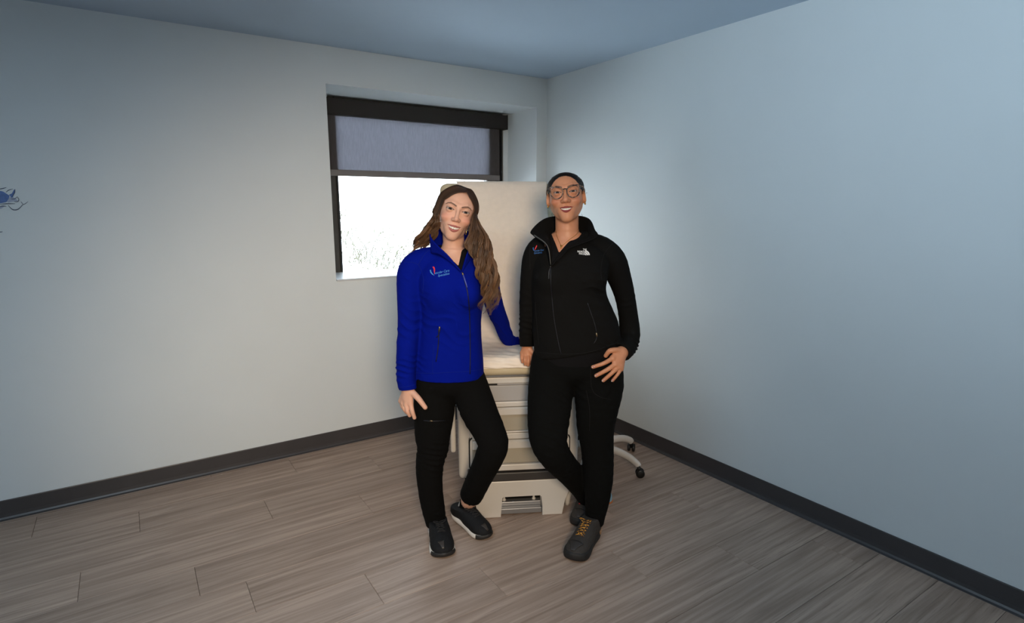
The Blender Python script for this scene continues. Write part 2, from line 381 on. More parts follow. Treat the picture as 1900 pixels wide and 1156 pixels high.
# ================================================================== exam table
TB = empty('exam_table', (.043, 2.70, 0), math.radians(6)); tag(TB, 'white medical exam table with drawers and raised cream backrest in the corner', 'exam table')
M_ivory = mat('ivory_enamel', srgb(214, 208, 200), .32, noise=.02, nscale=4)
M_beige = mat('drawer_laminate', srgb(174, 165, 148), .4, noise=.02, nscale=6)
M_greyp = mat('grey_panel', srgb(176, 172, 170), .42)
M_cream = mat('cream_vinyl', srgb(212, 194, 160), .38, noise=.03, nscale=10, bump=.15, bscale=500)
M_dark = mat('dark_grey_plastic', srgb(58, 54, 52), .45)
M_steel = mat('brushed_steel', srgb(150, 150, 152), .35, .6)
def zz(py, Y=2.72): return at(950, py, Y).z
def tprism(name, poly, axis, d0, d1, m, parent=TB, bev=.004):
    bm = bmesh.new(); add_prism(bm, poly, axis, d0, d1, bev); return from_bm(name, bm, m, parent)
# base: inverted U with flared shoulders
zb = .196
base = tprism('base_front', [(-.215, 0), (-.098, 0), (-.098, .105), (-.09, .117), (.102, .117), (.112, .105), (.112, 0), (.215, 0), (.222, .085), (.255, .135), (.268, zb), (-.268, zb), (-.255, .135), (-.222, .085)], 'y', 0, .05, M_ivory, bev=.006)
tprism('base_gasket', [(-.224, 0), (-.104, 0), (-.104, .112), (.118, .112), (.118, 0), (.224, 0), (.231, .085), (.264, .137), (.277, zb), (-.277, zb), (-.264, .137), (-.231, .085)], 'y', .050, .058, M_black, bev=.001)
bm = bmesh.new()
add_box(bm, (-.21, .058, .0), (-.115, .95, zb), .01); add_box(bm, (.115, .058, 0), (.21, .95, zb), .01); add_box(bm, (-.16, .30, .02), (.16, .95, zb), .01)
from_bm('base_body', bm, M_ivory, TB)
box('undercarriage', (-.112, .11, .0), (.112, .28, .16), M_black, TB, .004)
box('cross_bar', (-.110, .012, .010), (.110, .040, .040), M_steel, TB, .004)
box('cross_bar', (-.110, .040, .030), (.110, .075, .062), M_steel, TB, .004)
for x in (-.078, .075):
    lathe('bolt', [(0, .026), (.0055, .026), (.0055, .010), (.010, .008), (.010, 0), (0, 0)], M_ivory, TB, 12, (x, .058, .062))
# side levers
for sg in (-1, 1):
    pts = spline([(.330, .105, .155), (.312, .095, .142), (.275, .075, .095), (.255, .064, .060), (.251, .060, .018)] if sg > 0 else [(-.262, .10, .09), (-.262, .085, .08), (-.257, .07, .06), (-.254, .062, .04), (-.252, .06, .018)], 14)
    tube('foot_lever', pts, [.012]*3+[.015]*8+[.014, .013, .010], M_ivory, TB, 10)
# dark step recess
box('step_mat', (-.262, -.004, zb), (.262, .5, zb+.046), M_dark, TB, .005)
# body shell
box('body', (-.305, .06, .185), (.305, .98, .735), M_ivory, TB, .022, 4)
# black gasket round the drawer stack: rounded frame
def rrect(x0, x1, z0, z1, r, n=5):
    out = []
    for cx, cz, a0 in ((x1-r, z1-r, 0), (x0+r, z1-r, 90), (x0+r, z0+r, 180), (x1-r, z0+r, 270)):
        for k in range(n+1):
            a = math.radians(a0+90*k/n); out.append((cx+r*math.cos(a), cz+r*math.sin(a)))
    return out
tprism('drawer_gasket', rrect(-.255, .255, zb+.05, .42, .022), 'y', .032, .06, M_black, bev=.001)
tprism('drawer_surround', rrect(-.249, .249, zb+.05, .414, .018), 'y', .028, .05, M_ivory, bev=.002)
box('upper_carcass', (-.25, .035, .40), (.25, .2, .735), M_ivory, TB, .006)
def front(name, p0, p1, y0, y1, m, par=TB, half=.238, bev=.003):
    return box(name, (-half, y0, zz(p1)), (half, y1, zz(p0)), m, par, bev)
# rail and pull-out tray under the seat
front('seat_rail', 697, 708, -.005, .10, M_ivory, half=.30, bev=.005)
front('tray_recess', 708, 713.5, .022, .12, M_black, half=.29, bev=.001)
front('tray_grip', 706, 712.5, .004, .1, M_greyp, half=.115, bev=.005)
d1 = empty('drawer'); d1.parent = TB
p = front('drawer_front', 713.5, 742, .012, .06, M_greyp, d1)
tprism('drawer_badge', rrect(.036, .071, zz(734.5), zz(721.5), .004), 'y', .0105, .014, mat('badge_edge', srgb(150, 146, 144), .4), d1, bev=.0008)
tprism('badge_face', rrect(.0375, .0695, zz(733.9), zz(722.1), .003), 'y', .0098, .014, M_greyp, d1, bev=.0004)
front('drawer_lip', 742.5, 751.5, .000, .06, M_ivory, d1, bev=.004)
def drawer(a, b, c, d, e):
    """handle lip from a to b, panel b to c, lower bar d to e (image rows)"""
    r = empty('drawer'); r.parent = TB
    prof = [(.03, zz(a)), (.002, zz(a)), (-.008, zz(a)-.006), (-.006, zz(b)+.004), (.006, zz(b)), (.03, zz(b))]
    bm = bmesh.new(); add_prism(bm, prof, 'x', -.238, .238, .001); from_bm('drawer_handle', bm, M_ivory, r)
    front('drawer_panel', b, c, .014, .06, M_beige, r, bev=.001)
    front('drawer_bar', d, e, .0, .06, M_ivory, r, bev=.004)
drawer(753, 767, 796.5, 797, 799.5); 
front('spacer_bar', 801, 811.5, .004, .06, M_ivory, bev=.003)
drawer(813, 828.5, 856.5, 858, 869)
front('shadow_gap', 869, 876, .03, .1, M_black, half=.25, bev=.001)
# side plate at the left
box('side_plate', (-.345, .16, zz(823, 2.95)), (-.318, .42, .70), M_ivory, TB, .012, 3)
box('side_plate', (.318, .30, .47), (.345, .56, .70), M_ivory, TB, .012, 3)
# seat cushion and frame
box('seat_frame', (-.31, .0, .735), (.31, .98, .752), M_steel, TB, .003)
bm = bmesh.new(); add_box(bm, (-.350, -.055, .752), (.320, .40, .838), .034, 5); from_bm('seat_cushion', bm, M_cream, TB, True)
bm = bmesh.new(); add_box(bm, (-.335, .43, .752), (.335, .98, .80), .015, 4); from_bm('rear_cushion', bm, M_cream, TB, True)
# backrest: reclined slab
BA = math.radians(15.5); BH = .90; BW = .325; BT = .085
MB_ = Matrix.Translation((-.055, .30, .81)) @ Matrix.Rotation(-BA, 4, 'X')
bm = bmesh.new(); add_box(bm, (-BW, 0, 0), (BW, BT, BH), .04, 6); bmesh.ops.transform(bm, matrix=MB_, verts=bm.verts); bk = from_bm('backrest', bm, M_cream, TB, True)
bm = bmesh.new(); add_box(bm, (-.27, BT-.004, .06), (.27, BT+.03, .8), .012, 3); bmesh.ops.transform(bm, matrix=MB_, verts=bm.verts); from_bm('backrest_shell', bm, M_ivory, TB)
for x in (-.22, .22): tube('backrest_strut', [MB_ @ Vector((x, BT+.02, .5)), (x-.04, .85, .80)], .012, M_steel, TB, 8)

# paper sheet: a strip along the seat and up the backrest
PP = empty('table_paper', TB.location, TB.rotation_euler.z); tag(PP, 'crinkled white paper sheet over the exam table seat and backrest', 'paper')
def bp_(y, z): q = MB_ @ Vector((0, y, z)); return (q.y, q.z)
prof = [(-.0575, .795), (-.0580, .806), (-.0530, .824), (-.038, .8395), (-.016, .8435), (.03, .8435), (.10, .844), (.17, .846), (.23, .853), (.275, .872), bp_(-.006, .11), bp_(-.0055, .2), bp_(-.005, .4), bp_(-.005, .6), bp_(-.005, .8), bp_(-.005, .862), bp_(.004, .893), bp_(.02, .9045), bp_(.05, .905), bp_(.075, .893), bp_(.0905, .86), bp_(.0905, .75)]
PR = spline(prof, 150); nx = 46; V = []; Fc = []
xs = np.linspace(-.252, .238, nx)
def wr(x, s):
    return .0012*math.sin(x*38+3*math.sin(s*9))+.0011*math.sin(x*90+s*50)+.0010*math.sin(s*75+x*20)
for i, (y, z) in enumerate(PR):
    t = np.array(PR[min(i+1, 149)])-np.array(PR[max(i-1, 0)]); t /= np.linalg.norm(t); n = np.array((-t[1], t[0]))
    seat = 1.0 if i < 68 else .35
    for x in xs:
        d = .0025+seat*(wr(x, i/150*1.6)+.0016*random.random())
        ex = (.003*math.sin(i*.35) if x in (xs[0], xs[-1]) else 0)
        V.append((x+ex-.036*min(1, max(0, (i-45)/45)), y+n[0]*d, z+n[1]*d))
for i in range(149):
    for k in range(nx-1): Fc.append((i*nx+k, i*nx+k+1, (i+1)*nx+k+1, (i+1)*nx+k))
M_paper = mat('exam_paper', srgb(244, 228, 210), .75, noise=.03, nscale=40, bump=.25, bscale=220)
o = from_data('paper_sheet', V, Fc, M_paper, PP, True)
sm = o.modifiers.new('thickness', 'SOLIDIFY'); sm.thickness = .0008; sm.offset = 1

# ================================================================== rolling stool behind the standing figure
SX, SY = .505, 3.335
ST = empty('rolling_stool', (SX, SY, 0), 0); tag(ST, 'white five-leg rolling stool base with black casters by the right wall', 'stool')
M_wht = mat('white_nylon', srgb(214, 208, 202), .4); M_cast = mat('caster_black', srgb(16, 16, 16), .35)
lathe('hub', [(0, .135), (.034, .135), (.045, .12), (.048, .085), (.04, .07), (0, .07)], M_wht, ST, 20)
lathe('gas_column', [(0, .40), (.014, .40), (.014, .25), (.025, .25), (.025, .13), (0, .13)], M_steel, ST, 16)
lathe('stool_seat', [(0, .485), (.10, .485), (.128, .475), (.138, .45), (.13, .42), (.10, .405), (0, .405)], M_black, ST, 28)
for k in range(5):
    a = math.radians(31-72*k); c, s = math.cos(a), math.sin(a)
    prof = spline([(.03, .105), (.12, .118), (.22, .108), (.285, .082), (.300, .066)], 14)
    v, f = tube_data([(c*r, s*r, z) for r, z in prof], np.linspace(.026, .019, 14), 10, True, .72, up=(-s, c, 0)); leg = from_data('leg', v, f, M_wht, ST, True)
    cs = empty('caster'); cs.parent = ST
    ca = a+random.uniform(-.9, .9); wc, wsn = math.cos(ca), math.sin(ca)
    for sd in (-1, 1):
        v = []; prof2 = [(.0, -.009), (.018, -.009), (.0245, -.006), (.0255, 0), (.0245, .006), (.018, .009), (0, .009)]
        seg = 20; n = len(prof2); f = []
        for q in range(seg):
            th = 2*math.pi*q/seg
            for r, ax in prof2:
                lx = r*math.cos(th); lz = r*math.sin(th)+.0255; ly = ax+sd*.0145
                v.append((c*.298+wc*(lx+.012)-wsn*ly, s*.298+wsn*(lx+.012)+wc*ly, lz))
        for q in range(seg):
            for i in range(n-1): f.append((q*n+i, ((q+1) % seg)*n+i, ((q+1) % seg)*n+i+1, q*n+i+1))
        from_data('wheel', v, f, M_cast, cs, True)
    v, f = tube_data([(c*.298, s*.298, .068), (c*.298+wc*.006, s*.298+wsn*.006, .05), (c*.298+wc*.012, s*.298+wsn*.012, .0255)], [.009, .011, .007], 8); from_data('caster_fork', v, f, M_cast, cs, True)

# small blue pedal on the floor behind the dark shoe
PD = empty('foot_pedal', on_floor(1123, 929)); tag(PD, 'small light-blue dome with an orange rim on the floor behind the black trousers', 'pedal')
lathe('pedal_dome', [(0, .062), (.012, .061), (.024, .054), (.032, .042), (.036, .024), (.036, .006)], mat('pale_blue_plastic', srgb(140, 178, 200), .4), PD, 24)
lathe('pedal_rim', [(.030, 0), (.040, 0), (.041, .005), (.036, .008), (.030, .008)], mat('orange_rubber', srgb(190, 110, 50), .5), PD, 24)
# ================================================================== implicit-surface modelling tools for the figures
class Sdf:
    def __init__(self): self.p = []
    def _add(self, f, lo, hi, op, k, pad=.004):
        self.p.append((f, np.array(lo, float)-k-pad, np.array(hi, float)+k+pad, op, k)); return self
    def tube(self, pts, rad, k=.01, op='u', n=0):
        P = np.array([tuple(p) for p in pts], float); R = np.full(len(P), rad) if np.isscalar(rad) else np.array(rad, float)
        if n:
            Q = spline(np.column_stack([P, R]), n); P, R = Q[:, :3], np.maximum(Q[:, 3], .0005)
        def seg(X, i):
            a, b = P[i], P[i+1]; ab = b-a; L2 = ab @ ab+1e-12; Q = X-a
            t = np.clip((Q @ ab)/L2, 0, 1); Q -= t[:, None]*ab
            return np.sqrt(np.einsum('ij,ij->i', Q, Q))-(R[i]+(R[i+1]-R[i])*t)
        def f(X):
            d = np.full(len(X), 9.0); few = len(P) < 5
            for i in range(len(P)-1):
                if few: np.minimum(d, seg(X, i), out=d); continue
                r = max(R[i], R[i+1])+.05; m = np.nonzero((X[:, 2] > min(P[i, 2], P[i+1, 2])-r) & (X[:, 2] < max(P[i, 2], P[i+1, 2])+r))[0]
                if len(m): d[m] = np.minimum(d[m], seg(X[m], i))
            return d
        f.segs = [(np.minimum(P[i], P[i+1])-max(R[i], R[i+1])-k-.012, np.maximum(P[i], P[i+1])+max(R[i], R[i+1])+k+.012, (lambda X, i=i: seg(X, i))) for i in range(len(P)-1)]
        m = R.max(); return self._add(f, P.min(0)-m, P.max(0)+m, op, k)
    def ell(self, c, r, k=.01, op='u', rot=None):
        c = np.array(tuple(c), float); r = np.array(r, float); Rm = np.array(rot) if rot is not None else np.eye(3)
        def f(X):
            q = (X-c) @ Rm; k0 = np.linalg.norm(q/r, axis=1); k1 = np.linalg.norm(q/r**2, axis=1)+1e-9
            return k0*(k0-1)/k1
        m = r.max(); return self._add(f, c-m, c+m, op, k)
    def loft(self, rows, k=.01, op='u', n=2.3, capk=0):
        """rows: (z, cx, cy, a, b) from low to high"""
        A = np.array(rows, float); A = A[np.argsort(A[:, 0])]
        S = spline(A, 60); S = S[np.argsort(S[:, 0])]
        def f(X):
            z = np.clip(X[:, 2], S[0, 0], S[-1, 0])
            cx, cy, a, b = (np.interp(z, S[:, 0], S[:, j]) for j in (1, 2, 3, 4))
            u = np.abs(X[:, 0]-cx)/a; v = np.abs(X[:, 1]-cy)/b
            d = ((u**n+v**n)**(1/n)-1)*np.minimum(a, b)
            return np.maximum(d, np.maximum(X[:, 2]-S[-1, 0], S[0, 0]-X[:, 2]))
        lo = (min(S[:, 1]-S[:, 3]), min(S[:, 2]-S[:, 4]), S[0, 0]); hi = (max(S[:, 1]+S[:, 3]), max(S[:, 2]+S[:, 4]), S[-1, 0])
        return self._add(f, lo, hi, op, k)
    def fn(self, f, lo, hi, k=.004, op='s'): return self._add(f, lo, hi, op, k, .03)
    def bounds(self):
        u = [q for q in self.p if q[3] == 'u']; return np.min([q[1] for q in u], 0), np.max([q[2] for q in u], 0)
    @staticmethod
    def comb(a, b, op, k):
        if op == 'u':
            if k <= 0: return np.minimum(a, b)
            h = np.maximum(k-np.abs(a-b), 0)/k; return np.minimum(a, b)-h*h*k*.25
        if op == 's': b = -b
        if k <= 0: return np.maximum(a, b)
        h = np.maximum(k-np.abs(a-b), 0)/k; return np.maximum(a, b)+h*h*k*.25
    def eval(self, X):
        d = np.full(len(X), .2)
        for f, lo, hi, op, k in self.p:
            if op == 'i': d = self.comb(d, f(X), op, k); continue
            m = np.all((X >= lo) & (X <= hi), axis=1)
            if m.any(): d[m] = self.comb(d[m], f(X[m]), op, k)
        return d
    def grad(self, X, e=4e-4):
        g = np.zeros_like(X)
        for s in ((1, -1, -1), (-1, -1, 1), (-1, 1, -1), (1, 1, 1)):
            s = np.array(s, float); g += s*self.eval(X+s*e)[:, None]
        return g/(np.linalg.norm(g, axis=1)[:, None]+1e-12)
    def project(self, X, it=3, lim=.004):
        for _ in range(it):
            d = np.clip(self.eval(X), -lim, lim); X = X-d[:, None]*self.grad(X)*.9
        return X
    def mesh(self, h):
        lo, hi = self.bounds(); lo = lo-2*h; n = np.ceil((hi+2*h-lo)/h).astype(int)+1
        ax = [lo[i]+h*np.arange(n[i]) for i in range(3)]
        D = np.full(tuple(n), .2)
        for f, l, u, op, k in self.p:
            i0 = [max(int(np.searchsorted(ax[i], l[i])), 0) for i in range(3)]; i1 = [int(np.searchsorted(ax[i], u[i])) for i in range(3)]
            if op == 'i': i0 = [0, 0, 0]; i1 = list(n)
            if any(b <= a for a, b in zip(i0, i1)): continue
            sl = tuple(slice(a, b) for a, b in zip(i0, i1))
            if hasattr(f, 'segs'):
                B = np.full(tuple(b-a for a, b in zip(i0, i1)), 9.0)
                for sl_, su_, sf in f.segs:
                    j0 = [max(int(np.searchsorted(ax[i], sl_[i])), i0[i]) for i in range(3)]; j1 = [min(int(np.searchsorted(ax[i], su_[i])), i1[i]) for i in range(3)]
                    if any(b <= a for a, b in zip(j0, j1)): continue
                    G = np.stack(np.meshgrid(*[ax[i][j0[i]:j1[i]] for i in range(3)], indexing='ij'), -1); t2 = tuple(slice(a-c, b-c) for a, b, c in zip(j0, j1, i0))
                    B[t2] = np.minimum(B[t2], sf(G.reshape(-1, 3)).reshape(G.shape[:3]))
                D[sl] = self.comb(D[sl], B, op, k); continue
            G = np.stack(np.meshgrid(ax[0][sl[0]], ax[1][sl[1]], ax[2][sl[2]], indexing='ij'), -1); sh = G.shape[:3]
            if op != 'u':
                cur = D[sl].reshape(-1); b = f(G.reshape(-1, 3)); D[sl] = self.comb(cur, b, op, k).reshape(sh)
            else:
                D[sl] = self.comb(D[sl].reshape(-1), f(G.reshape(-1, 3)), op, k).reshape(sh)
        return surface_nets(D, lo, h)
def surface_nets(D, o, h):
    I = D < 0
    c = np.zeros(tuple(np.array(D.shape)-1), np.uint8)
    off = [(a, b, d) for a in (0, 1) for b in (0, 1) for d in (0, 1)]
    def sh(A, q): return A[q[0]:A.shape[0]-1+q[0], q[1]:A.shape[1]-1+q[1], q[2]:A.shape[2]-1+q[2]]
    for q in off: c += sh(I, q)
    act = np.argwhere((c > 0) & (c < 8)); ids = np.full(c.shape, -1, np.int32); ids[tuple(act.T)] = np.arange(len(act))
    val = {q: D[tuple((act+q).T)] for q in off}
    S = np.zeros((len(act), 3)); W = np.zeros(len(act))
    for a in off:
        for d in range(3):
            if a[d]: continue
            b = list(a); b[d] = 1; b = tuple(b); va, vb = val[a], val[b]; m = (va < 0) != (vb < 0)
            t = np.where(m, va/np.where(m, va-vb, 1), 0)
            p = np.tile(np.array(a, float), (len(act), 1)); p[:, d] = t
            S += p*m[:, None]; W += m
    V = o+h*(act+S/W[:, None]); F = []
    for d in range(3):
        e1, e2 = (d+1) % 3, (d+2) % 3
        s0 = [slice(None)]*3; s1 = [slice(None)]*3; s0[d] = slice(0, -1); s1[d] = slice(1, None)
        A = I[tuple(s0)]; B = I[tuple(s1)]; E = np.argwhere(A != B)
        ok = (E[:, e1] > 0) & (E[:, e2] > 0) & (E[:, e1] < D.shape[e1]-1) & (E[:, e2] < D.shape[e2]-1); E = E[ok]
        ins = A[tuple(E.T)]
        def cell(a, b): q = E.copy(); q[:, e1] -= a; q[:, e2] -= b; return ids[tuple(q.T)]
        Q = np.stack([cell(1, 1), cell(0, 1), cell(0, 0), cell(1, 0)], 1)
        Q[~ins] = Q[~ins][:, ::-1]; F.append(Q)
    return V, np.vstack(F)
def np_mesh(name, V, F):
    me = bpy.data.meshes.new(name); V = np.asarray(V, np.float32); F = np.asarray(F, np.int32)
    me.vertices.add(len(V)); me.vertices.foreach_set('co', V.ravel())
    k = F.shape[1]; me.loops.add(F.size); me.loops.foreach_set('vertex_index', F.ravel())
    me.polygons.add(len(F)); me.polygons.foreach_set('loop_start', np.arange(0, F.size, k, dtype=np.int32)); me.polygons.foreach_set('loop_total', np.full(len(F), k, np.int32))
    me.update(calc_edges=True); me.validate(); return me
def refine(V, F, pred):
    """subdivide the quads whose centre satisfies pred, returning triangles/quads via bmesh"""
    me = np_mesh('tmp', V, F) if isinstance(F, np.ndarray) else F
    bm = bmesh.new(); bm.from_mesh(me); bpy.data.meshes.remove(me); bm.faces.ensure_lookup_table()
    C = np.array([f.calc_center_median() for f in bm.faces]); m = pred(C)
    es = list({e for f, q in zip(bm.faces, m) if q for e in f.edges})
    bmesh.ops.subdivide_edges(bm, edges=es, cuts=1, use_grid_fill=True)
    big = [f for f in bm.faces if len(f.verts) > 4]
    bmesh.ops.triangulate(bm, faces=big)
    out = bpy.data.meshes.new('tmp'); bm.to_mesh(out); bm.free(); return out
def get_v(me): a = np.empty(len(me.vertices)*3, np.float32); me.vertices.foreach_get('co', a); return a.reshape(-1, 3).astype(float)
def set_v(me, V): me.vertices.foreach_set('co', np.asarray(V, np.float32).ravel()); me.update()
def get_n(me): a = np.empty(len(me.vertices)*3, np.float32); me.vertices.foreach_get('normal', a); return a.reshape(-1, 3).astype(float)
def set_col(me, C):
    a = me.color_attributes.new('Col', 'FLOAT_COLOR', 'POINT'); C = np.column_stack([C, np.ones(len(C))]); a.data.foreach_set('color', C.astype(np.float32).ravel())
_perm = np.tile(np.random.default_rng(3).permutation(256), 3); _gr = np.random.default_rng(5).normal(size=(256, 3)); _gr /= np.linalg.norm(_gr, axis=1)[:, None]
def perlin(X):
    i = np.floor(X).astype(int); f = X-i; u = f*f*f*(f*(f*6-15)+10); i &= 255; out = 0
    for a in (0, 1):
        for b in (0, 1):
            for c in (0, 1):
                g = _gr[_perm[_perm[_perm[i[:, 0]+a]+i[:, 1]+b]+i[:, 2]+c]]
                w = (u[:, 0] if a else 1-u[:, 0])*(u[:, 1] if b else 1-u[:, 1])*(u[:, 2] if c else 1-u[:, 2])
                out = out+w*np.einsum('ij,ij->i', g, f-np.array((a, b, c)))
    return out
def ridge(X): return 1-2*np.abs(perlin(X))*1.8
def pxm(py, Y): v = (py-578)/F_PX; return Y/(math.cos(TILT)-v*math.sin(TILT))/F_PX      # metres per pixel
def limb(rows):
    """rows of (px, py, Y, width_px) -> points, radii"""
    return [at(a, b, Y) for a, b, Y, w_ in rows], [.5*w_*pxm(b, Y) for a, b, Y, w_ in rows]
def lrows(rows, inset=0):
    """torso rows (py, x_left, x_right, Y, half_depth) -> loft rows"""
    out = []
    for py, xl, xr, Y, b in rows:
        p = at((xl+xr)/2, py, Y); out.append((p.z, p.x, p.y, .5*(xr-xl)*pxm(py, Y)-inset, b-inset))
    return out
class Bvh:
    def __init__(self, objs):
        V = []; Fc = []
        for o, base in objs:
            me = o.data; n = len(V); V += [tuple(p) for p in get_v(me)+np.array(base)]; Fc += [tuple(i+n for i in q.vertices) for q in me.polygons]
        self.t = BVHTree.FromPolygons(V, Fc)
    def hit(self, px, py, lift=.0015):
        d = (at(px, py, 1.0)-Vector((0, 0, CAM_H))).normalized(); h = self.t.ray_cast(Vector((0, 0, CAM_H)), d)
        if h[0] is None: return None
        n = h[1] if h[1].dot(d) < 0 else -h[1]
        return h[0]+n*lift
# ================================================================== people
M_skinA = mat('skin_fair', (1, 1, 1, 1), .48, attr='Col', sss=.12, spec=.35, bump=.04, bscale=900)
M_skinB = mat('skin_tan', (1, 1, 1, 1), .42, attr='Col', sss=.12, spec=.4, bump=.04, bscale=900)
M_blue = mat('blue_fleece', srgb(0, 19, 128), .9, noise=.10, nscale=900, bump=.12, bscale=1500, spec=.10)
M_blueseam = mat('blue_seam', srgb(6, 28, 128), .8, spec=.15)
M_jet = mat('black_fleece', srgb(17, 16, 15), .9, noise=.12, nscale=900, bump=.12, bscale=1500, spec=.12)
M_jetseam = mat('black_seam', srgb(26, 25, 25), .8, spec=.15)
M_trouA = mat('black_twill', srgb(12, 11, 10), .95, noise=.15, nscale=700, bump=.1, bscale=1200, spec=.12)
M_trouB = mat('black_scrub_cotton', srgb(11, 11, 10), .95, noise=.15, nscale=700, bump=.1, bscale=1200, spec=.12)
M_shirt = mat('black_knit', srgb(20, 19, 20), .9, spec=.1)
M_zip = mat('zip_tape', srgb(12, 12, 20), .5); M_brass = mat('old_brass', srgb(150, 130, 100), .35, .8); M_gold = mat('gold', srgb(225, 180, 95), .25, 1)
M_tooth = mat('tooth_enamel', srgb(236, 228, 216), .5, spec=.3); M_eye = mat('eyeball', (1, 1, 1, 1), .15, attr='Col', spec=.25)
M_hairA = mat('brown_hair', (1, 1, 1, 1), .45, attr='Col', spec=.35); M_hairB = mat('black_hair', (1, 1, 1, 1), .5, attr='Col', spec=.25)
M_mouth = mat('mouth_inside', srgb(70, 25, 25), .6)
lin = lambda r, g, b: np.array(srgb(r, g, b)[:3])
def sstep(x, a, b): t = np.clip((x-a)/(b-a), 0, 1); return t*t*(3-2*t)
def polydist(X, pts):
    P = np.array(pts, float); d = np.full(len(X), 9.)
    for a, b in zip(P[:-1], P[1:]):
        ab = b-a; t = np.clip(((X-a) @ ab)/(ab @ ab), 0, 1); d = np.minimum(d, np.linalg.norm(X-a-t[:, None]*ab, axis=1))
    return d

class Head:
    """head-local frame: x to the picture's right, y to the back, z up, origin between the eyes (centre of the skull depth)"""
    def __init__(self, c, yaw, pitch, roll, s, **kw):
        self.c = np.array(tuple(c)); self.s = s; self.kw = kw
        R = Euler((math.radians(pitch), math.radians(roll), math.radians(yaw)), 'YXZ').to_matrix(); self.R = np.array(R)
    def w(self, p): return self.c+self.s*(self.R @ np.array(p, float))
    def loc(self, X): return ((X-self.c) @ self.R)/self.s
    def r(self, v): return v*self.s
    def build(self, S):
        kw = self.kw; W = self.w; s = self.s; g = lambda k, d: kw.get(k, d)
        def E(c, r, k=.01, op='u'): S.ell(W(c), np.array(r)*s, k*s, op, self.R)
        def T(pts, r, k=.01, op='u', n=0): S.tube([W(p) for p in pts], np.array(r)*s if not np.isscalar(r) else r*s, k*s, op, n)
        jw = g('jaw', 1.0)
        E((0, .018, .028), (.0735, .096, g('top', .088)-.028))
        E((0, -.030, .020), (.062, .056, g('top', .088)-.028), .02)
        E((0, -.027, -.026), (.062*jw, .060, .058), .02)
        E((0, -.034, -.066), (.043*jw, .050, .045), .024)
        E((0, -.076, -.102), (.019, .015, .015), .018)
        for q in (-1, 1):
            E((q*.037*jw, -.062, -.035), (.022, .022, .017), .014)
            T([(q*.060*jw, .010, -.018), (q*.049*jw, .002, -.058), (q*.030*jw, -.036, -.086), (q*.010, -.066, -.103)], [.011, .0115, .011, .010], .022)
            T([(q*.050, -.062, .020), (q*.030, -.0805, .0245), (q*.011, -.087, .019)], [.005, .0065, .006], .014)
            E((q*.0325, -.104, -.002), (.019, .021, .0125), .012, 's')
        T([(0, -.084, .016), (0, -.0975, -.014), (0, -.1080, -.0335)], [.0058, .0070, g('tip', .0096)], .010, n=6)
        nw = g('nose', 1.0)
        for q in (-1, 1): E((q*.0112*nw, -.0945, -.0378), (.0068, .0110, .0066), .009)
        E((0, -.072, -.073), (.034, .024, .027), .016)
        for q in (-1, 1):    # smile folds beside the mouth
            T([(q*.0205*nw, -.094, -.040), (q*.0335, -.0870, -.054), (q*.0395, -.0775, -.071)], [.0020, .0024, .0012], .006, 's', 8)
        mz = g('mz', 0.0)
        up = [(-.0305, -.0785, -.0612), (-.016, -.0940, -.0632), (-.0045, -.0990, -.0614), (0, -.0988, -.0624), (.0045, -.0990, -.0614), (.016, -.0940, -.0632), (.0305, -.0785, -.0612)]
        lz = -.0690-.0115*g('open', 1.0)
        lo = [(-.0305, -.0785, -.0616), (-.018, -.0895, lz+.0072), (0, -.0955, lz), (.018, -.0895, lz+.0072), (.0305, -.0785, -.0616)]
        self.up = spline(up, 25); self.lo = spline(lo, 21)
        T(self.up, .0006+.0034*np.sin(np.linspace(0, math.pi, 25))**1.0, .004)
        T(self.lo, .0006+.0036*np.sin(np.linspace(0, math.pi, 21))**1.1, .004)
        mw = .0280; op_ = g('open', 1.0)
        def mouth(X):
            L = self.loc(X); t = np.clip(np.abs(L[:, 0])/mw, 0, 1); bow = 1-t*t
            zu = -.0614-.0052*bow; zl = -.0614-(.0050+.0098*op_)*bow
            return np.maximum.reduce([L[:, 2]-zu, zl-L[:, 2], np.abs(L[:, 0])-mw, L[:, 1]+.070-.0*t])*s
        pts = np.array([W((x, y, z)) for x in (-.03, .03) for y in (-.12, -.06) for z in (-.09, -.06)])
        S.fn(mouth, pts.min(0), pts.max(0), .0012*s, 's')
        ez = g('ez', 1.0)
        for q in (-1, 1):
            ec = np.array((q*.0318, -.0735, 0)); E(ec, (.0155, .0155, .0155), .004)
            def lid(X, ec=ec, q=q):
                L = self.loc(X)-ec; dx = L[:, 0]*q; t = np.clip(np.abs(dx)/.0152, 0, 1); tilt = .05*dx
                zu = .0052*ez*(1-t**2.2)+tilt; zl = -.0040*ez*(1-t**2)+tilt
                return np.maximum.reduce([L[:, 2]-zu, zl-L[:, 2], np.abs(dx)-.0152, L[:, 1]+.004])*s
            pts = np.array([W(ec+np.array((x, y, z))) for x in (-.018, .018) for y in (-.03, .0) for z in (-.01, .01)])
            S.fn(lid, pts.min(0), pts.max(0), .0008*s, 's')
        for q in (-1, 1):
            if g('ears', True):
                er = np.array(Euler((math.radians(-12), 0, math.radians(q*22))).to_matrix()); RR = self.R @ er
                S.ell(W((q*.0745, .012, -.016)), np.array((.0075, .0165, .0285))*s, .006*s, 'u', RR)
                S.ell(W((q*.0835, .009, -.012)), np.array((.006, .0095, .017))*s, .004*s, 's', RR)
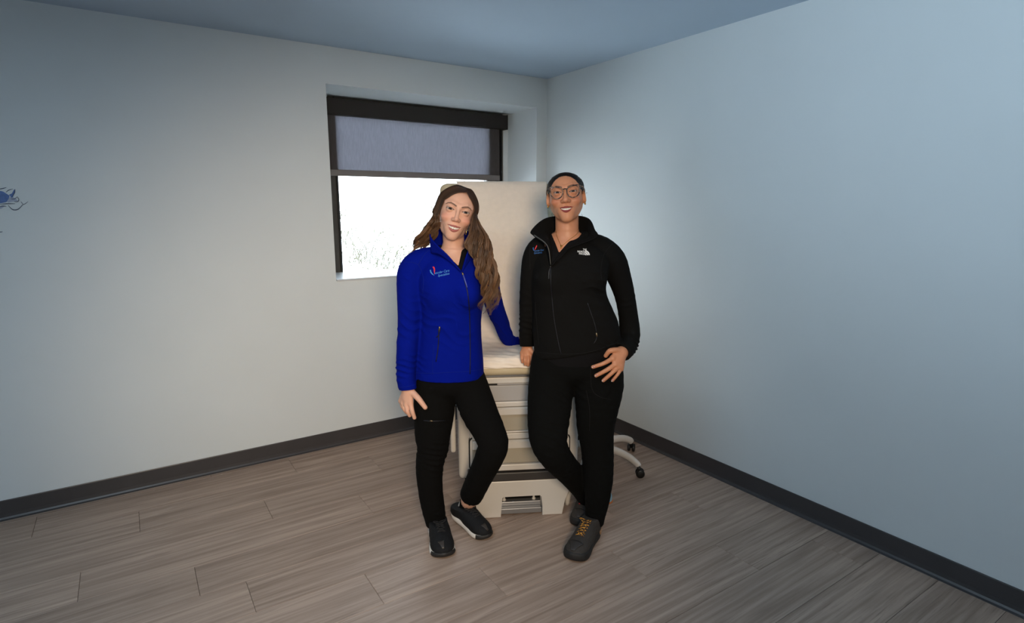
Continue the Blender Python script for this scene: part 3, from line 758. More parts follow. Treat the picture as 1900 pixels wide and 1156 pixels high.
    def colour(self, V, base, lip, brow, blush, bz=.0, browthick=.0032, liner=.85):
        L = self.loc(V); C = np.tile(base, (len(V), 1)); near = (np.abs(L) < .14).all(1) & (L[:, 1] < .1)
        front = near & (L[:, 1] < -.02)
        n = perlin(L*60)*.05+perlin(L*200)*.03; C *= (1+n)[:, None]
        def mix(a, col): nonlocal C; C = C*(1-a[:, None])+col*a[:, None]
        for q in (-1, 1):
            d = np.linalg.norm((L-np.array((q*.043, -.07, -.033)))/np.array((.022, .03, .016)), axis=1); mix(np.where(front, .55*np.exp(-d*d), 0), blush)
        d = np.linalg.norm((L-np.array((0, -.112, -.038)))/np.array((.013, .02, .010)), axis=1); mix(np.where(front, .25*np.exp(-d*d), 0), blush)
        du = polydist(L, self.up); dl = polydist(L, self.lo); tp_ = np.clip(1-(np.abs(L[:, 0])/.0315)**2, 0, 1); d = np.minimum(du-.0008-.0032*tp_, dl-.0012-.0042*tp_)
        edge = np.clip(1-(np.abs(L[:, 0])-.024)/.005, .15, 1)
        mix(np.where(front, (1-sstep(d, 0, .0014))*edge*.95, 0), lip)
        inside = front & (np.abs(L[:, 0]) < .026) & (L[:, 1] > -.089) & (L[:, 2] < -.064) & (L[:, 2] > -.083)
        for q in (-1, 1):
            bl = np.array([(q*.0125, .0175+bz), (q*.022, .0215+bz), (q*.034, .0245+bz), (q*.045, .0215+bz), (q*.052, .0155+bz)])
            X2 = L[:, [0, 2]]; d = polydist(X2, bl); th = browthick*np.clip(1.25-np.abs(X2[:, 0]*q-.02)/.045, .45, 1)
            hair = .9+.1*perlin(L*np.array((300, 300, 900)))*2
            mix(np.where(front, (1-sstep(d, th*.55, th*1.15))*np.clip(hair, .4, 1)*.88, 0), brow)
            ec = np.array((q*.0318, -.0735, 0)); D = L-ec; dx = D[:, 0]*q; ez = self.kw.get('ez', 1.0)
            t = np.clip(np.abs(dx)/.0152, 0, 1); zu = .0052*ez*(1-t**2.2)+.05*dx; zl = -.0040*ez*(1-t**2)+.05*dx
            a = np.exp(-((D[:, 2]-zu-.0004)/.0017)**2)*(np.abs(dx) < .0172)*(D[:, 1] < 0); mix(np.where(front, a*liner, 0), brow*.35)
            a = np.exp(-((D[:, 2]-zl)/.0009)**2)*(np.abs(dx) < .0155)*(D[:, 1] < 0); mix(np.where(front, a*liner*.5, 0), brow*.6)
            a = np.exp(-((D[:, 2]-zu-.0045)/.003)**2)*(np.abs(dx) < .016); mix(np.where(front, a*.25, 0), base*.62)
        return C

def make_eyes(H, person, base, iris, gaze=(0, -1, 0)):
    for q in (-1, 1):
        c = H.w((q*.0318, -.0735, 0)); r = .0140*H.s
        d = np.array((0, 0, CAM_H))+np.array((.05, 0, 0))-c; d /= np.linalg.norm(d)
        d = .6*d+.4*(H.R @ np.array((0, -1., 0))); d /= np.linalg.norm(d)
        a = np.cross(d, (0, 0, 1)); a /= np.linalg.norm(a); b = np.cross(a, d)
        ang = [0, 9, 10.5, 18, 24, 27.5, 29, 36, 45, 60, 80, 100, 130, 160, 179]; V = []; C = []; F = []; n = 24
        for g in ang:
            t = math.radians(g); bulge = 1+.035*max(0, 1-(g/28)**2)
            for k in range(n):
                p = 2*math.pi*k/n; V.append(c-base+r*bulge*(math.cos(t)*d+math.sin(t)*(math.cos(p)*a+math.sin(p)*b)))
                C.append(lin(6, 5, 5) if g < 10 else iris if g < 23 else iris*.4 if g < 28 else lin(176, 164, 156))
        for i in range(len(ang)-1):
            for k in range(n): F.append((i*n+k, i*n+(k+1) % n, (i+1)*n+(k+1) % n, (i+1)*n+k))
        F.append(tuple(range(n)))
        o = from_data('eye', V, F, M_eye, person, True); set_col(o.data, np.array(C))
def make_teeth(H, person, base, op_=1.0):
    t = None
    root = None
    V = []; F = []
    # separate incisors, canines and premolars along an arch
    xs = [-.0245, -.0195, -.0145, -.0085, 0, .0085, .0145, .0195, .0245]
    parts = []
    for a, b in zip(xs[:-1], xs[1:]):
        m = (a+b)/2; ww = abs(b-a)/2-.0002; y = -.0935+.0145*(m/.0245)**2; sl = .029*m/.0245
        v = []; 
        cv = .0040*(m/.0245)**2
        hgt = .0086 if abs(m) < .009 else .0076 if abs(m) < .015 else .006
        for z, k in ((-.0605, .92), (-.0660+cv, 1.0), (-.0660+cv-hgt*op_*.85, .97), (-.0660+cv-hgt*op_, .72)):
            for u in (-1, -.5, 0, .5, 1):
                v.append(H.w((m+u*ww*k, y+sl*u*ww*k*14*0+.0006*u*u+ (sl*u*ww*k*18), z))-base)
        f = [(i*5+j, i*5+j+1, (i+1)*5+j+1, (i+1)*5+j) for i in range(3) for j in range(4)]
        parts.append((v, f))
    o = multi('teeth', parts, M_tooth, person)
    md = o.modifiers.new('thickness', 'SOLIDIFY'); md.thickness = .003; md.offset = -1
def finish(name, S, h, m, parent, base, disp=None, smooth_it=0):
    V, F = S.mesh(h)
    me = np_mesh(name, V, F)
    if disp is not None:
        N = get_n(me); V = V+N*disp(V)[:, None]
    set_v(me, V-base)
    return link(name, me, m, parent, True)
def strip(name, A, B, m, parent, base, nu=60, nv=8, curl=0, thick=.003):
    """surface between two 3D polylines"""
    A = spline(A, nu); B = spline(B, nu); V = []; F = []
    for i in range(nu):
        for k in range(nv):
            t = k/(nv-1); p = A[i]*(1-t)+B[i]*t
            V.append(p-base)
    for i in range(nu-1):
        for k in range(nv-1): F.append((i*nv+k, i*nv+k+1, (i+1)*nv+k+1, (i+1)*nv+k))
    o = from_data(name, V, F, m, parent, True)
    md = o.modifiers.new('thickness', 'SOLIDIFY'); md.thickness = thick; md.offset = 0
    return o
def ribbon_px(name, pts, rad, m, parent, bvh, base, n=30, lift=.001, flat=1.0, sides=6):
    P = spline(pts, n); H_ = [bvh.hit(x, y, lift) for x, y in P]; H_ = [np.array(h)-base for h in H_ if h is not None]
    if len(H_) < 2: return None
    return tube(name, H_, rad, m, parent, sides, flat)
def text_px(name, txt, origin, ex, ey, m, parent, bvh, base, bold=0, font_scale=1, lift=.0012):
    """flat embroidered lettering: text units mapped to image vectors, laid on the cloth"""
    cu = bpy.data.curves.new('tmp', 'FONT'); cu.body = txt; cu.size = 1; cu.resolution_u = 3; cu.offset = bold
    ob = bpy.data.objects.new('tmp', cu); COL.objects.link(ob); dg = bpy.context.evaluated_depsgraph_get()
    me = bpy.data.meshes.new_from_object(ob.evaluated_get(dg)); bpy.data.objects.remove(ob)
    V = get_v(me); out = []; last = None
    for x, y, z in V:
        h = bvh.hit(origin[0]+x*ex[0]+y*ey[0], origin[1]+x*ex[1]+y*ey[1], lift); h = h if h is not None else last
        if h is None: h = Vector((0, 0, 0))
        last = h; out.append(np.array(h)-base)
    set_v(me, np.array(out)); me.name = name; return link(name, me, m, parent)
def poly_px(name, pts, m, parent, bvh, base, lift=.0012):
    bm = bmesh.new(); vs_ = []
    for x, y in pts:
        h = bvh.hit(x, y, lift)
        if h is not None: vs_.append(bm.verts.new(np.array(h)-base))
    bm.faces.new(vs_); bmesh.ops.triangulate(bm, faces=bm.faces)
    me = bpy.data.meshes.new(name); bm.to_mesh(me); bm.free(); return link(name, me, m, parent)

def make_shoe(person, base, heel, toe, lift, kind, width=.047):
    heel = np.array((heel[0], heel[1], lift)); toe = np.array((toe[0], toe[1], 0.0)); ax = toe-heel; L = np.linalg.norm(ax); ax /= L
    side = np.cross((0, 0, 1), ax); side /= np.linalg.norm(side); up = np.cross(ax, side)
    W = lambda u, v, w_: heel+ax*u*L+side*v+up*w_
    RR = np.column_stack([ax, side, up]); wd = width
    S = Sdf()
    S.ell(W(.80, 0, .034), (.20*L, wd*.93, .034), .02, 'u', RR)
    S.ell(W(.60, 0, .040), (.24*L, wd*.90, .044), .03, 'u', RR)
    S.tube([W(.14, 0, .045), W(.42, 0, .050)], [wd*.78, wd*.80], .03)
    S.tube([W(.55, 0, .062), W(.36, 0, .078), W(.24, 0, .090)], [.026, .032, .037], .03)
    S.tube([W(.12, 0, .05), W(.15, 0, .085)], [.034, .033], .03)
    top = W(.2, 0, .112); nrm = up*.96-ax*.28*0
    S.fn(lambda X: (X-W(0, 0, .014)) @ up, *S.bounds(), 0.0, 's')     # flat underside
    ct = W(.2, 0, (.072 if kind == 'runner' else .104)); S.fn(lambda X: -((X-ct) @ (up*.98-ax*.18)), *S.bounds(), .006, 's')
    nm = 'shoe'; dark = mat('shoe_mesh_black' if kind == 'runner' else 'shoe_suede_grey', srgb(24, 24, 26) if kind == 'runner' else srgb(60, 56, 53), .75 if kind == 'runner' else .7, noise=.25, nscale=500, bump=.4, bscale=900, spec=.25)
    nobj = finish(nm, S, .004, dark, person, base, lambda V: .0012*perlin(V*70)+.0006*perlin(V*220))
    # sole: outline loft
    prof = [(0, .0), (.02, .45), (.07, .68), (.18, .80), (.35, .80), (.5, .84), (.65, .97), (.78, 1.02), (.89, .90), (.96, .62), (1.0, .18), (1.005, 0)]
    outline = [(u, v) for u, v in prof]+[(u, -v) for u, v in prof[::-1][1:-1]]
    O = spline(outline+[outline[0]], 56)[:-1]
    th = .017 if kind == 'runner' else .026
    layers = [(.0, .93), (.003, 1.0), (th*.55, 1.04), (th, 1.03), (th+.006, .95)] if kind == 'runner' else [(.0, .95), (.004, 1.03), (th*.6, 1.06), (th, 1.05), (th+.012, 1.0)]
    V = []; F = []; n = len(O)
    for zz_, sc in layers:
        for i, (u, v) in enumerate(O):
            spring = .012*max(0, (u-.75)/.25)**2+.006*max(0, (.15-u)/.15)
            tread = (.004*((i//2) % 2) if (zz_ == 0 and kind != 'runner') else 0)
            V.append(W(.5+(u-.5)*(1+(sc-1)*.5), v*wd*sc, zz_+spring+tread)-base)
    for i in range(len(layers)-1):
        for k in range(n): F.append((i*n+k, i*n+(k+1) % n, (i+1)*n+(k+1) % n, (i+1)*n+k))
    F.append(tuple(range(n))[::-1]); F.append(tuple((len(layers)-1)*n+k for k in range(n)))
    if kind == 'runner': ms = mat('sole_white', srgb(222, 214, 204), .6)
    else: ms = mat('sole_black', srgb(30, 28, 27), .7)
    sole = from_data('sole', V, F, ms, nobj, True)
    if kind == 'runner':      # dark rubber bumper round the toe
        sole.data.materials.append(mat('toe_bumper', srgb(34, 31, 29), .6))
        for pg in sole.data.polygons:
            c = np.array(pg.center)+base-heel
            if c @ ax/L > .84: pg.material_index = 1
    if kind == 'runner':
        V2 = [np.array(v) for v in V[:2*n]]
        F2 = [(k, (k+1) % n, n+(k+1) % n, n+k) for k in range(n)]+[tuple(range(n))[::-1]]
        V2 = [v-up*.0015*(1 if i < n else -1) for i, v in enumerate(V2)]
        from_data('outsole', V2, F2, mat('outsole_black', srgb(22, 22, 22), .7), nobj, True)
    # toe cap overlay
    bv = Bvh([(nobj, base)])
    def drop(u, v):
        o = Vector(W(u, v, .25)); h = bv.t.ray_cast(o, Vector(-up)); return np.array(h[0])+up*.0016 if h[0] is not None else W(u, v, .07)
    if kind != 'runner':
        parts = []
        rows = [[drop(u, v*wd*.8*min(1, (1.02-u)*3.4)) for v in np.linspace(-1, 1, 14)] for u in np.linspace(.80, .97, 8)]
        V = [p-base for r in rows for p in r]; F = [(i*14+j, i*14+j+1, (i+1)*14+j+1, (i+1)*14+j) for i in range(7) for j in range(13)]
        o = from_data('toe_cap', V, F, mat('toe_rubber', srgb(48, 44, 42), .55), nobj, True); md = o.modifiers.new('t', 'SOLIDIFY'); md.thickness = .003
    else:
        rows = [[drop(u, v*wd*.8*min(1, (1.03-u)*3)) for v in np.linspace(-1, .2, 10)] for u in np.linspace(.86, .98, 6)]
        V = [p-base for r in rows for p in r]; F = [(i*10+j, i*10+j+1, (i+1)*10+j+1, (i+1)*10+j) for i in range(5) for j in range(9)]
        o = from_data('toe_overlay', V, F, mat('toe_overlay_grey', srgb(58, 52, 48), .45), nobj, True); md = o.modifiers.new('t', 'SOLIDIFY'); md.thickness = .0015
    # laces
    parts = []; nl = 5 if kind == 'runner' else 6
    us = np.linspace(.40, .68, nl)
    for i, u in enumerate(us):
        for a, b in ((-1, 1), (1, -1)):
            u2 = us[min(i+1, nl-1)] if i < nl-1 else u
            P = [drop(u+(u2-u)*t, (a+(b-a)*t)*.019) + up*.002*math.sin(math.pi*t) for t in np.linspace(0, 1, 8)]
            parts.append(tube_data([p-base for p in P], .0021, 5))
    for q in (-1, 1):
        c0 = drop(.40, 0); P = [c0+up*.004+side*q*.028*math.sin(t)*1.0+ax*.014*(1-math.cos(t))*.7+up*.010*math.sin(t) for t in np.linspace(0, math.pi*.95, 10)]
        parts.append(tube_data([p-base for p in P], .002, 5))
    lm = {'runner': mat('lace_black', srgb(34, 32, 32), .8), 'hiker_orange': lace_mat('lace_orange', srgb(214, 150, 52), srgb(60, 35, 20)), 'hiker_red': lace_mat('lace_red', srgb(190, 40, 50), srgb(40, 20, 22))}[kind]
    multi('laces', parts, lm, nobj)
    return nobj
def lace_mat(name, c1, c2):
    if name in MATS: return MATS[name]
    m = mat(name, c1, .7); N = m.node_tree.nodes; L = m.node_tree.links; b = N['Principled BSDF']
    wv = N.new('ShaderNodeTexNoise'); wv.inputs['Scale'].default_value = 160; tc = N.new('ShaderNodeTexCoord'); L.new(tc.outputs['Object'], wv.inputs['Vector'])
    cr = N.new('ShaderNodeValToRGB'); cr.color_ramp.interpolation = 'CONSTANT'; cr.color_ramp.elements[0].color = c2; cr.color_ramp.elements[1].color = c1; cr.color_ramp.elements[1].position = .5
    L.new(wv.outputs['Fac'], cr.inputs['Fac']); L.new(cr.outputs[0], b.inputs['Base Color']); return m

def hand(S, wrist, fingers, thumb, rf, rp=.0105, k=.004):
    """fingers: list of point chains [knuckle, joint, tip] (3D); metacarpals run from the wrist to each knuckle"""
    wrist = np.array(tuple(wrist)); n = len(fingers)
    cent = np.mean([np.array(tuple(f[0])) for f in fingers], 0)
    for i, f in enumerate(fingers):
        kn = np.array(tuple(f[0])); w0 = wrist+(kn-cent)*.35
        S.tube([w0, kn], [rp*1.05, rp], .012)
    S.tube([wrist, wrist*.4+cent*.6], [rp*1.6, rp*1.25], .014)
    for i, f in enumerate(fingers):
        r = rf[i] if hasattr(rf, '__len__') else rf
        P = [np.array(tuple(p)) for p in f]
        S.tube(P, np.linspace(r*1.05, r*.82, len(P)), k, n=9)
    if thumb:
        P = [np.array(tuple(p)) for p in thumb]; r = (rf[0] if hasattr(rf, '__len__') else rf)*1.12
        S.tube(P, np.linspace(r*1.25, r*.86, len(P)), .008, n=9)
def cut_plane(S, p, n, radius):
    p = np.array(tuple(p)); n = np.array(tuple(n), float); n /= np.linalg.norm(n)
    S.fn(lambda X: np.maximum(-((X-p) @ n), np.linalg.norm(X-p, axis=1)-radius), p-radius, p+radius, .003, 's')
def cut_tri(S, pix, Yd, y0, y1, k=.004):
    """remove a triangular prism (image points at depth Yd, extruded along Y between y0 and y1)"""
    T = [np.array(at(a, b, Yd))[[0, 2]] for a, b in pix]; c = np.mean(T, 0); E_ = []
    for i in range(3):
        a, b = T[i], T[(i+1) % 3]; n = np.array((b[1]-a[1], a[0]-b[0])); n /= np.linalg.norm(n)
        if (c-a) @ n > 0: n = -n
        E_.append((a, n))
    def f(X):
        q = X[:, [0, 2]]; d = np.maximum(y0-X[:, 1], X[:, 1]-y1)
        for a, n in E_: d = np.maximum(d, (q-a) @ n)
        return d
    P = np.array(T); S.fn(f, (P[:, 0].min(), y0, P[:, 1].min()), (P[:, 0].max(), y1, P[:, 1].max()), k, 's')
def half(rad, f): return [r*f for r in rad]
def folds(V, specs):
    """cloth folds: (centre, radius, direction_across, wavelength, amplitude)"""
    d = np.zeros(len(V))
    for c, r, dr, wl, amp in specs:
        c = np.array(tuple(c)); dr = np.array(dr, float); dr /= np.linalg.norm(dr)
        q = V-c; wgt = np.exp(-(np.linalg.norm(q, axis=1)/r)**2)
        ph = (q @ dr)/wl+1.6*perlin(V*8+c*3); gate = np.clip(perlin(V*11+c*7)*2.2+.55, 0, 1)
        d += 1.25*amp*wgt*gate*(1-2*np.abs(np.sin(math.pi*ph))**.75)
    return d

# ------------------------------------------------------------------ person in the blue jacket
baseA = np.array((-.24, 2.55, 0.0))
RH = dict(yaw=9, pitch=1, roll=15, s=1.07)
_t = Head((0, 0, 0), **RH); cA = np.array(at(850, 391, 2.475))-_t.w((0, -.087, 0))
HA = Head(cA, top=.087, ez=.88, open=.92, **RH, ears=True)
SA = Sdf()
neckA = [HA.w((0, .022, -.062)), np.array(at(842, 452, 2.565)), np.array(at(838, 482, 2.575))]
torsoA = [(697, 771, 898, 2.585, .118), (660, 774, 896, 2.58, .112), (620, 779, 893, 2.575, .105), (580, 783, 894, 2.565, .108), (540, 778, 902, 2.555, .115), (510, 778, 903, 2.555, .108), (485, 792, 893, 2.56, .086), (466, 815, 872, 2.565, .06)]
armRA = limb([(800, 480, 2.565, 40), (779, 487, 2.56, 48), (763, 505, 2.555, 50), (760, 545, 2.55, 47), (759, 600, 2.54, 42), (755, 645, 2.52, 38), (753, 680, 2.51, 36), (753, 703, 2.505, 34), (757, 722, 2.505, 33)])
armLA = limb([(872, 482, 2.575, 40), (890, 490, 2.585, 44), (902, 508, 2.60, 44), (910, 540, 2.66, 37), (920, 575, 2.73, 33), (932, 605, 2.80, 29), (941, 627, 2.86, 26), (952, 634, 2.89, 21), (966, 635, 2.91, 20)])
legRA = limb([(808, 700, 2.585, 74), (807, 740, 2.575, 77), (805, 775, 2.565, 73), (803, 805, 2.555, 66), (803, 832, 2.545, 58), (799, 852, 2.545, 54), (797, 875, 2.55, 50), (798, 902, 2.555, 46), (802, 932, 2.56, 44), (807, 958, 2.565, 40), (810, 974, 2.565, 38)])
legLA = limb([(866, 700, 2.585, 66), (878, 735, 2.55, 69), (891, 768, 2.51, 67), (906, 798, 2.465, 61), (915, 824, 2.44, 57), (908, 848, 2.455, 54), (895, 876, 2.51, 48), (881, 905, 2.58, 45), (871, 927, 2.63, 42)])
# body: one continuous skin surface
SA.loft(lrows(torsoA, .016), .01)
SA.tube(neckA, [.047, .047, .062], .03)
for P_, r_ in ((armRA, .62), (armLA, .62)): SA.tube(P_[0], half(P_[1], r_), .02, n=20)
SA.tube(armRA[0][:3], half(armRA[1][:3], .75), .03)
SA.tube(armLA[0][:3], half(armLA[1][:3], .75), .03)
SA.ell(at(835, 705, 2.585), (.135, .10, .085), .03)
for P_ in (legRA, legLA): SA.tube(P_[0], half(P_[1], .75), .03, n=22)
SA.tube([legRA[0][-1], at(812, 985, 2.56)], [.036, .03], .01); SA.tube([legLA[0][-1], at(858, 950, 2.66)], [.032, .028], .01)
HA.build(SA)
hand(SA, at(757, 720, 2.50), [[at(762, 749, 2.487), at(765, 763, 2.475), at(769, 775, 2.48)], [at(754, 751, 2.492), at(756, 763, 2.48), at(760, 771, 2.49)], [at(748, 748, 2.508), at(750, 759, 2.50), at(755, 766, 2.515)], [at(744, 744, 2.525), at(746, 754, 2.525), at(750, 761, 2.535)]],
     [at(765, 728, 2.492), at(776, 739, 2.472), at(783, 748, 2.466), at(789, 756, 2.464)], [.0105, .0098, .009, .008], .0125)
hand(SA, at(964, 632, 2.91), [[at(984, 627, 2.90), at(998, 628, 2.89), at(1006, 631, 2.88)], [at(984, 625, 2.92), at(1000, 626, 2.91), at(1010, 628, 2.90)], [at(983, 623, 2.94), at(998, 624, 2.935), at(1007, 626, 2.93)], [at(981, 622, 2.96), at(993, 623, 2.955), at(1001, 625, 2.95)]],
     [at(966, 629, 2.90), at(974, 628, 2.875), at(984, 629, 2.865)], [.0085, .0088, .0085, .0075], .011)
V, F = SA.mesh(.0044)
faceA = lambda C: (lambda L: (np.abs(L[:, 0]) < .08) & (L[:, 1] < 0) & (L[:, 2] > -.13) & (L[:, 2] < .085))(HA.loc(C))
innerA = lambda C: (lambda L: (np.abs(L[:, 0]) < .056) & (L[:, 1] < -.04) & (L[:, 2] > -.098) & (L[:, 2] < .035))(HA.loc(C))
handA = lambda C: (np.linalg.norm(C-np.array(at(764, 745, 2.49)), axis=1) < .10)
me = refine(V, F, lambda C: faceA(C) | handA(C)); me = refine(None, me, lambda C: innerA(C)); 
V = get_v(me); m = faceA(V) | handA(V) | innerA(V); V[m] = SA.project(V[m], 3)
me2 = me; set_v(me2, V); me = refine(None, me2, lambda C: (lambda L: (np.abs(L[:, 0]) < .05) & (L[:, 1] < -.05) & (L[:, 2] > -.094) & (L[:, 2] < .012))(HA.loc(C)))
V = get_v(me); m = innerA(V); V[m] = SA.project(V[m], 2)
col = HA.colour(V, lin(224, 172, 146), lin(172, 96, 90), lin(66, 44, 33), lin(212, 124, 104), bz=-.0015, browthick=.0034)
set_col(me, col); set_v(me, V-baseA); me.name = 'person'
PA = link('person', me, M_skinA, None, True); PA.location = baseA
tag(PA, 'person with long wavy brown hair in a royal blue zip jacket and black trousers', 'person')
make_eyes(HA, PA, baseA, lin(52, 36, 26)); make_teeth(HA, PA, baseA, .95)

# trousers
S = Sdf()
S.ell(at(835, 705, 2.585), (.152, .118, .085), .02)
for P_ in (legRA, legLA): S.tube(P_[0], P_[1], .022, n=26)
cut_plane(S, at(811, 974, 2.565), (0.0, 0, -1), .09); cut_plane(S, at(875, 921, 2.612), np.array(legLA[0][-1])-np.array(legLA[0][-2]), .08)
def dispA(V):
    d = .0022*perlin(V*np.array((14, 14, 22)))+.001*perlin(V*45)
    kr = at(803, 845, 2.50); kl = at(905, 840, 2.45)
    return d+folds(V, [(kr, .09, (0.3, 0, 1), .030, .0045), (at(808, 955, 2.53), .05, (.1, 0, 1), .030, .003), (kl, .06, (-.6, .3, 1), .022, .002), (at(847, 775, 2.52), .07, (.5, 0, 1), .03, .003), (at(872, 922, 2.6), .05, (-.5, .2, 1), .02, .0025), (at(818, 872, 2.52), .045, (.35, 0, 1), .035, .0035)])
TRA = finish('trousers', S, .005, M_trouA, PA, baseA, dispA)
# socks
S = Sdf(); S.tube([at(872, 922, 2.63), at(862, 943, 2.652)], [.037, .033], .01); cut_plane(S, at(862, 942, 2.651), np.array(at(862, 944, 2.652)-at(872, 922, 2.63)), .06)
finish('ankle_cuff', S, .004, M_trouA, TRA, baseA, lambda V: .001*np.sin(V[:, 0]*900))
S = Sdf(); S.tube([at(863, 936, 2.652), at(856, 956, 2.66)], [.031, .032], .01); tag(finish('sock', S, .004, mat('grey_sock', srgb(186, 180, 174), .9, bump=.4, bscale=500), PA, baseA), 'light grey ankle sock')
S = Sdf(); S.tube([at(810, 966, 2.56), at(806, 985, 2.55)], [.032, .030], .01); finish('sock', S, .004, MATS['grey_sock'], PA, baseA)
make_shoe(PA, baseA, (-.370, 2.61), (-.300, 2.335), 0, 'runner', .056); make_shoe(PA, baseA, (-.288, 2.69), (-.110, 2.488), .020, 'runner', .049)

# undershirt
S = Sdf(); S.loft(lrows(torsoA[3:], .008), .01); S.tube([at(800, 478, 2.565), at(838, 470, 2.565), at(872, 480, 2.575)], [.04, .058, .045], .02)
S.tube(neckA[1:], .054, .01, 's'); cut_tri(S, ((850, 494), (788, 440), (859, 440)), 2.47, 2.3, 2.58)
finish('undershirt', S, .004, M_shirt, PA, baseA)
# jacket
S = Sdf(); S.loft(lrows(torsoA), .01)
S.tube([armRA[0][0], at(838, 472, 2.57), armLA[0][0]], [armRA[1][0], .050, armLA[1][0]], .025)
for P_ in (armRA, armLA): S.tube(P_[0], P_[1], .018, n=26)
S.ell(at(868, 545, 2.465), (.05, .045, .06), .03); S.ell(at(818, 548, 2.475), (.05, .04, .06), .03)
cut_plane(S, at(757, 722, 2.505), (.10, -.1, -1), .06); cut_plane(S, at(965, 635, 2.91), (1, .1, 0), .05)
S.tube([neckA[0], neckA[1], np.array(at(838, 470, 2.565))], .056, .006, 's'); cut_tri(S, ((855, 505), (796, 440), (872, 440)), 2.46, 2.3, 2.56)
cut_plane(S, at(771, 703, 2.55), (-.11, 0, -1), .16) if False else None
def dispJ(V):
    z = V[:, 2]; d = .0022*perlin(V*np.array((9, 9, 12)))+.0006*perlin(V*60)
    return d+folds(V, [(at(757, 690, 2.48), .07, (.15, 0, 1), .030, .0055), (at(757, 610, 2.50), .09, (.35, 0, 1), .038, .0035), (at(790, 580, 2.47), .07, (.55, 0, .85), .036, .004), (at(835, 600, 2.45), .10, (.35, 0, .95), .055, .0035),
                       (at(930, 600, 2.78), .09, (.5, .4, .8), .03, .003), (at(955, 632, 2.88), .04, (1, 0, .2), .016, .003), (at(760, 530, 2.5), .06, (.5, 0, .9), .035, .002), (at(880, 660, 2.47), .08, (.8, 0, .5), .06, .002), (at(850, 560, 2.45), .07, (.7, 0, .7), .045, .002)])
JA = finish('jacket', S, .0044, M_blue, PA, baseA, dispJ); tag(JA, 'royal blue zip jacket')
bvA = Bvh([(JA, baseA)])
# collar
q = lambda x, y, Y: at(x, y, Y)
strip('collar', [q(855, 504, 2.437), q(836, 486, 2.445), q(815, 472, 2.468), q(801, 470, 2.51), q(804, 466, 2.58), q(840, 462, 2.63), q(876, 468, 2.60), q(878, 474, 2.53), q(872, 482, 2.475), q(858, 504, 2.437)],
      [q(855.5, 503, 2.434), q(832, 475, 2.437), q(810, 454, 2.455), q(798, 437, 2.51), q(806, 428, 2.59), q(842, 424, 2.645), q(880, 434, 2.61), q(884, 450, 2.53), q(870, 463, 2.465), q(858, 502, 2.434)], M_blue, JA, baseA, 70, 8, thick=.0045)
ribbon_px('zip', [(857, 506), (863, 525), (868, 545), (871, 580), (872, 620), (872.5, 660), (872, 694)], .0022, M_zip, JA, bvA, baseA, 40, .0004)
ribbon_px('zip_pull', [(858, 506), (862, 518), (867, 533)], [.002, .0035, .0022], mat('zip_pull_blue', srgb(70, 80, 170), .4), JA, bvA, baseA, 8 if False else 3, .003)
ribbon_px('zip_pull', [(857.5, 506), (859.5, 511)], .0038, M_brass, JA, bvA, baseA, 3, .003)
ribbon_px('pocket_zip', [(814, 610), (814, 630), (812, 652), (809, 671)], .0022, M_zip, JA, bvA, baseA, 14, .0005)
ribbon_px('zip_pull', [(816, 606), (816, 613)], .0032, M_brass, JA, bvA, baseA, 3, .003)
ribbon_px('pull_cord', [(816, 613), (814, 621), (810, 626)], .0018, M_zip, JA, bvA, baseA, 6, .004)
for pts in ([(798, 462), (786, 474), (776, 492)], [(776, 490), (783, 505), (786, 522), (784, 545)], [(749, 486), (766, 487), (776, 491)], [(771, 692), (800, 692.5), (840, 690.5), (870, 689), (897, 684)], [(741, 719), (757, 717), (771, 713)], [(805, 640), (803, 670), (803, 695)]):
    ribbon_px('seam', pts, .0013, M_blueseam, JA, bvA, baseA, 24, .0)
M_lred = mat('thread_red', srgb(225, 50, 60), .7); M_lblu = mat('thread_blue', srgb(70, 140, 210), .7)
text_px('logo_text', 'ascular Care', (806.5, 509.0), (5.35, -1.0), (1.1, -6.4), M_lblu, JA, bvA, baseA, .005)
text_px('logo_text', 'Specialists', (812.5, 513.8), (5.3, -1.1), (1.1, -6.2), M_lblu, JA, bvA, baseA, .005)
poly_px('logo_stroke', [(802.5, 495.5), (805, 494.6), (807, 497), (807.5, 502), (806.3, 509.5), (805.5, 505), (804.8, 499)], M_lred, JA, bvA, baseA)
poly_px('logo_stroke', [(797.6, 501.5), (800, 500.6), (800.4, 504), (803, 508), (806.5, 511.5), (802, 509.5), (798.8, 506)], M_lblu, JA, bvA, baseA)
bvT = Bvh([(TRA, baseA)])
ribbon_px('pocket_zip', [(786, 780), (800, 781.5), (826, 780.5)], .0022, M_zip, TRA, bvT, baseA, 12, .0008)
ribbon_px('zip_pull', [(798, 780.5), (803, 780.8)], .0028, M_brass, TRA, bvT, baseA, 3, .003)

# hair
def strand_mesh(name, strands, m, parent, base):
    V = []; F = []; C = []; sd = 5; off = 0; ang = np.arange(sd)*2*math.pi/sd; ca, sa = np.cos(ang), np.sin(ang); ref = np.array((.31, .93, .2))
    for P, r, c0, c1 in strands:
        n = len(P); T = np.gradient(P, axis=0); A = np.cross(T, ref); A /= np.linalg.norm(A, axis=1)[:, None]+1e-9; B = np.cross(T, A); B /= np.linalg.norm(B, axis=1)[:, None]+1e-9
        V.append((P[:, None]-base+r[:, None, None]*(ca[None, :, None]*A[:, None]+sa[None, :, None]*B[:, None])).reshape(-1, 3))
        i = np.arange(n-1)[:, None]*sd; k = np.arange(sd)[None]; k2 = (k+1) % sd
        F.append(np.stack([i+k, i+k2, i+sd+k2, i+sd+k], -1).reshape(-1, 4)+off); off += n*sd
        t = np.repeat(np.linspace(0, 1, n), sd)[:, None]; C.append(c0*(1-t)+c1*t)
    me = np_mesh(name, np.vstack(V), np.vstack(F)); o = link(name, me, m, parent, True); set_col(me, np.vstack(C)); return o
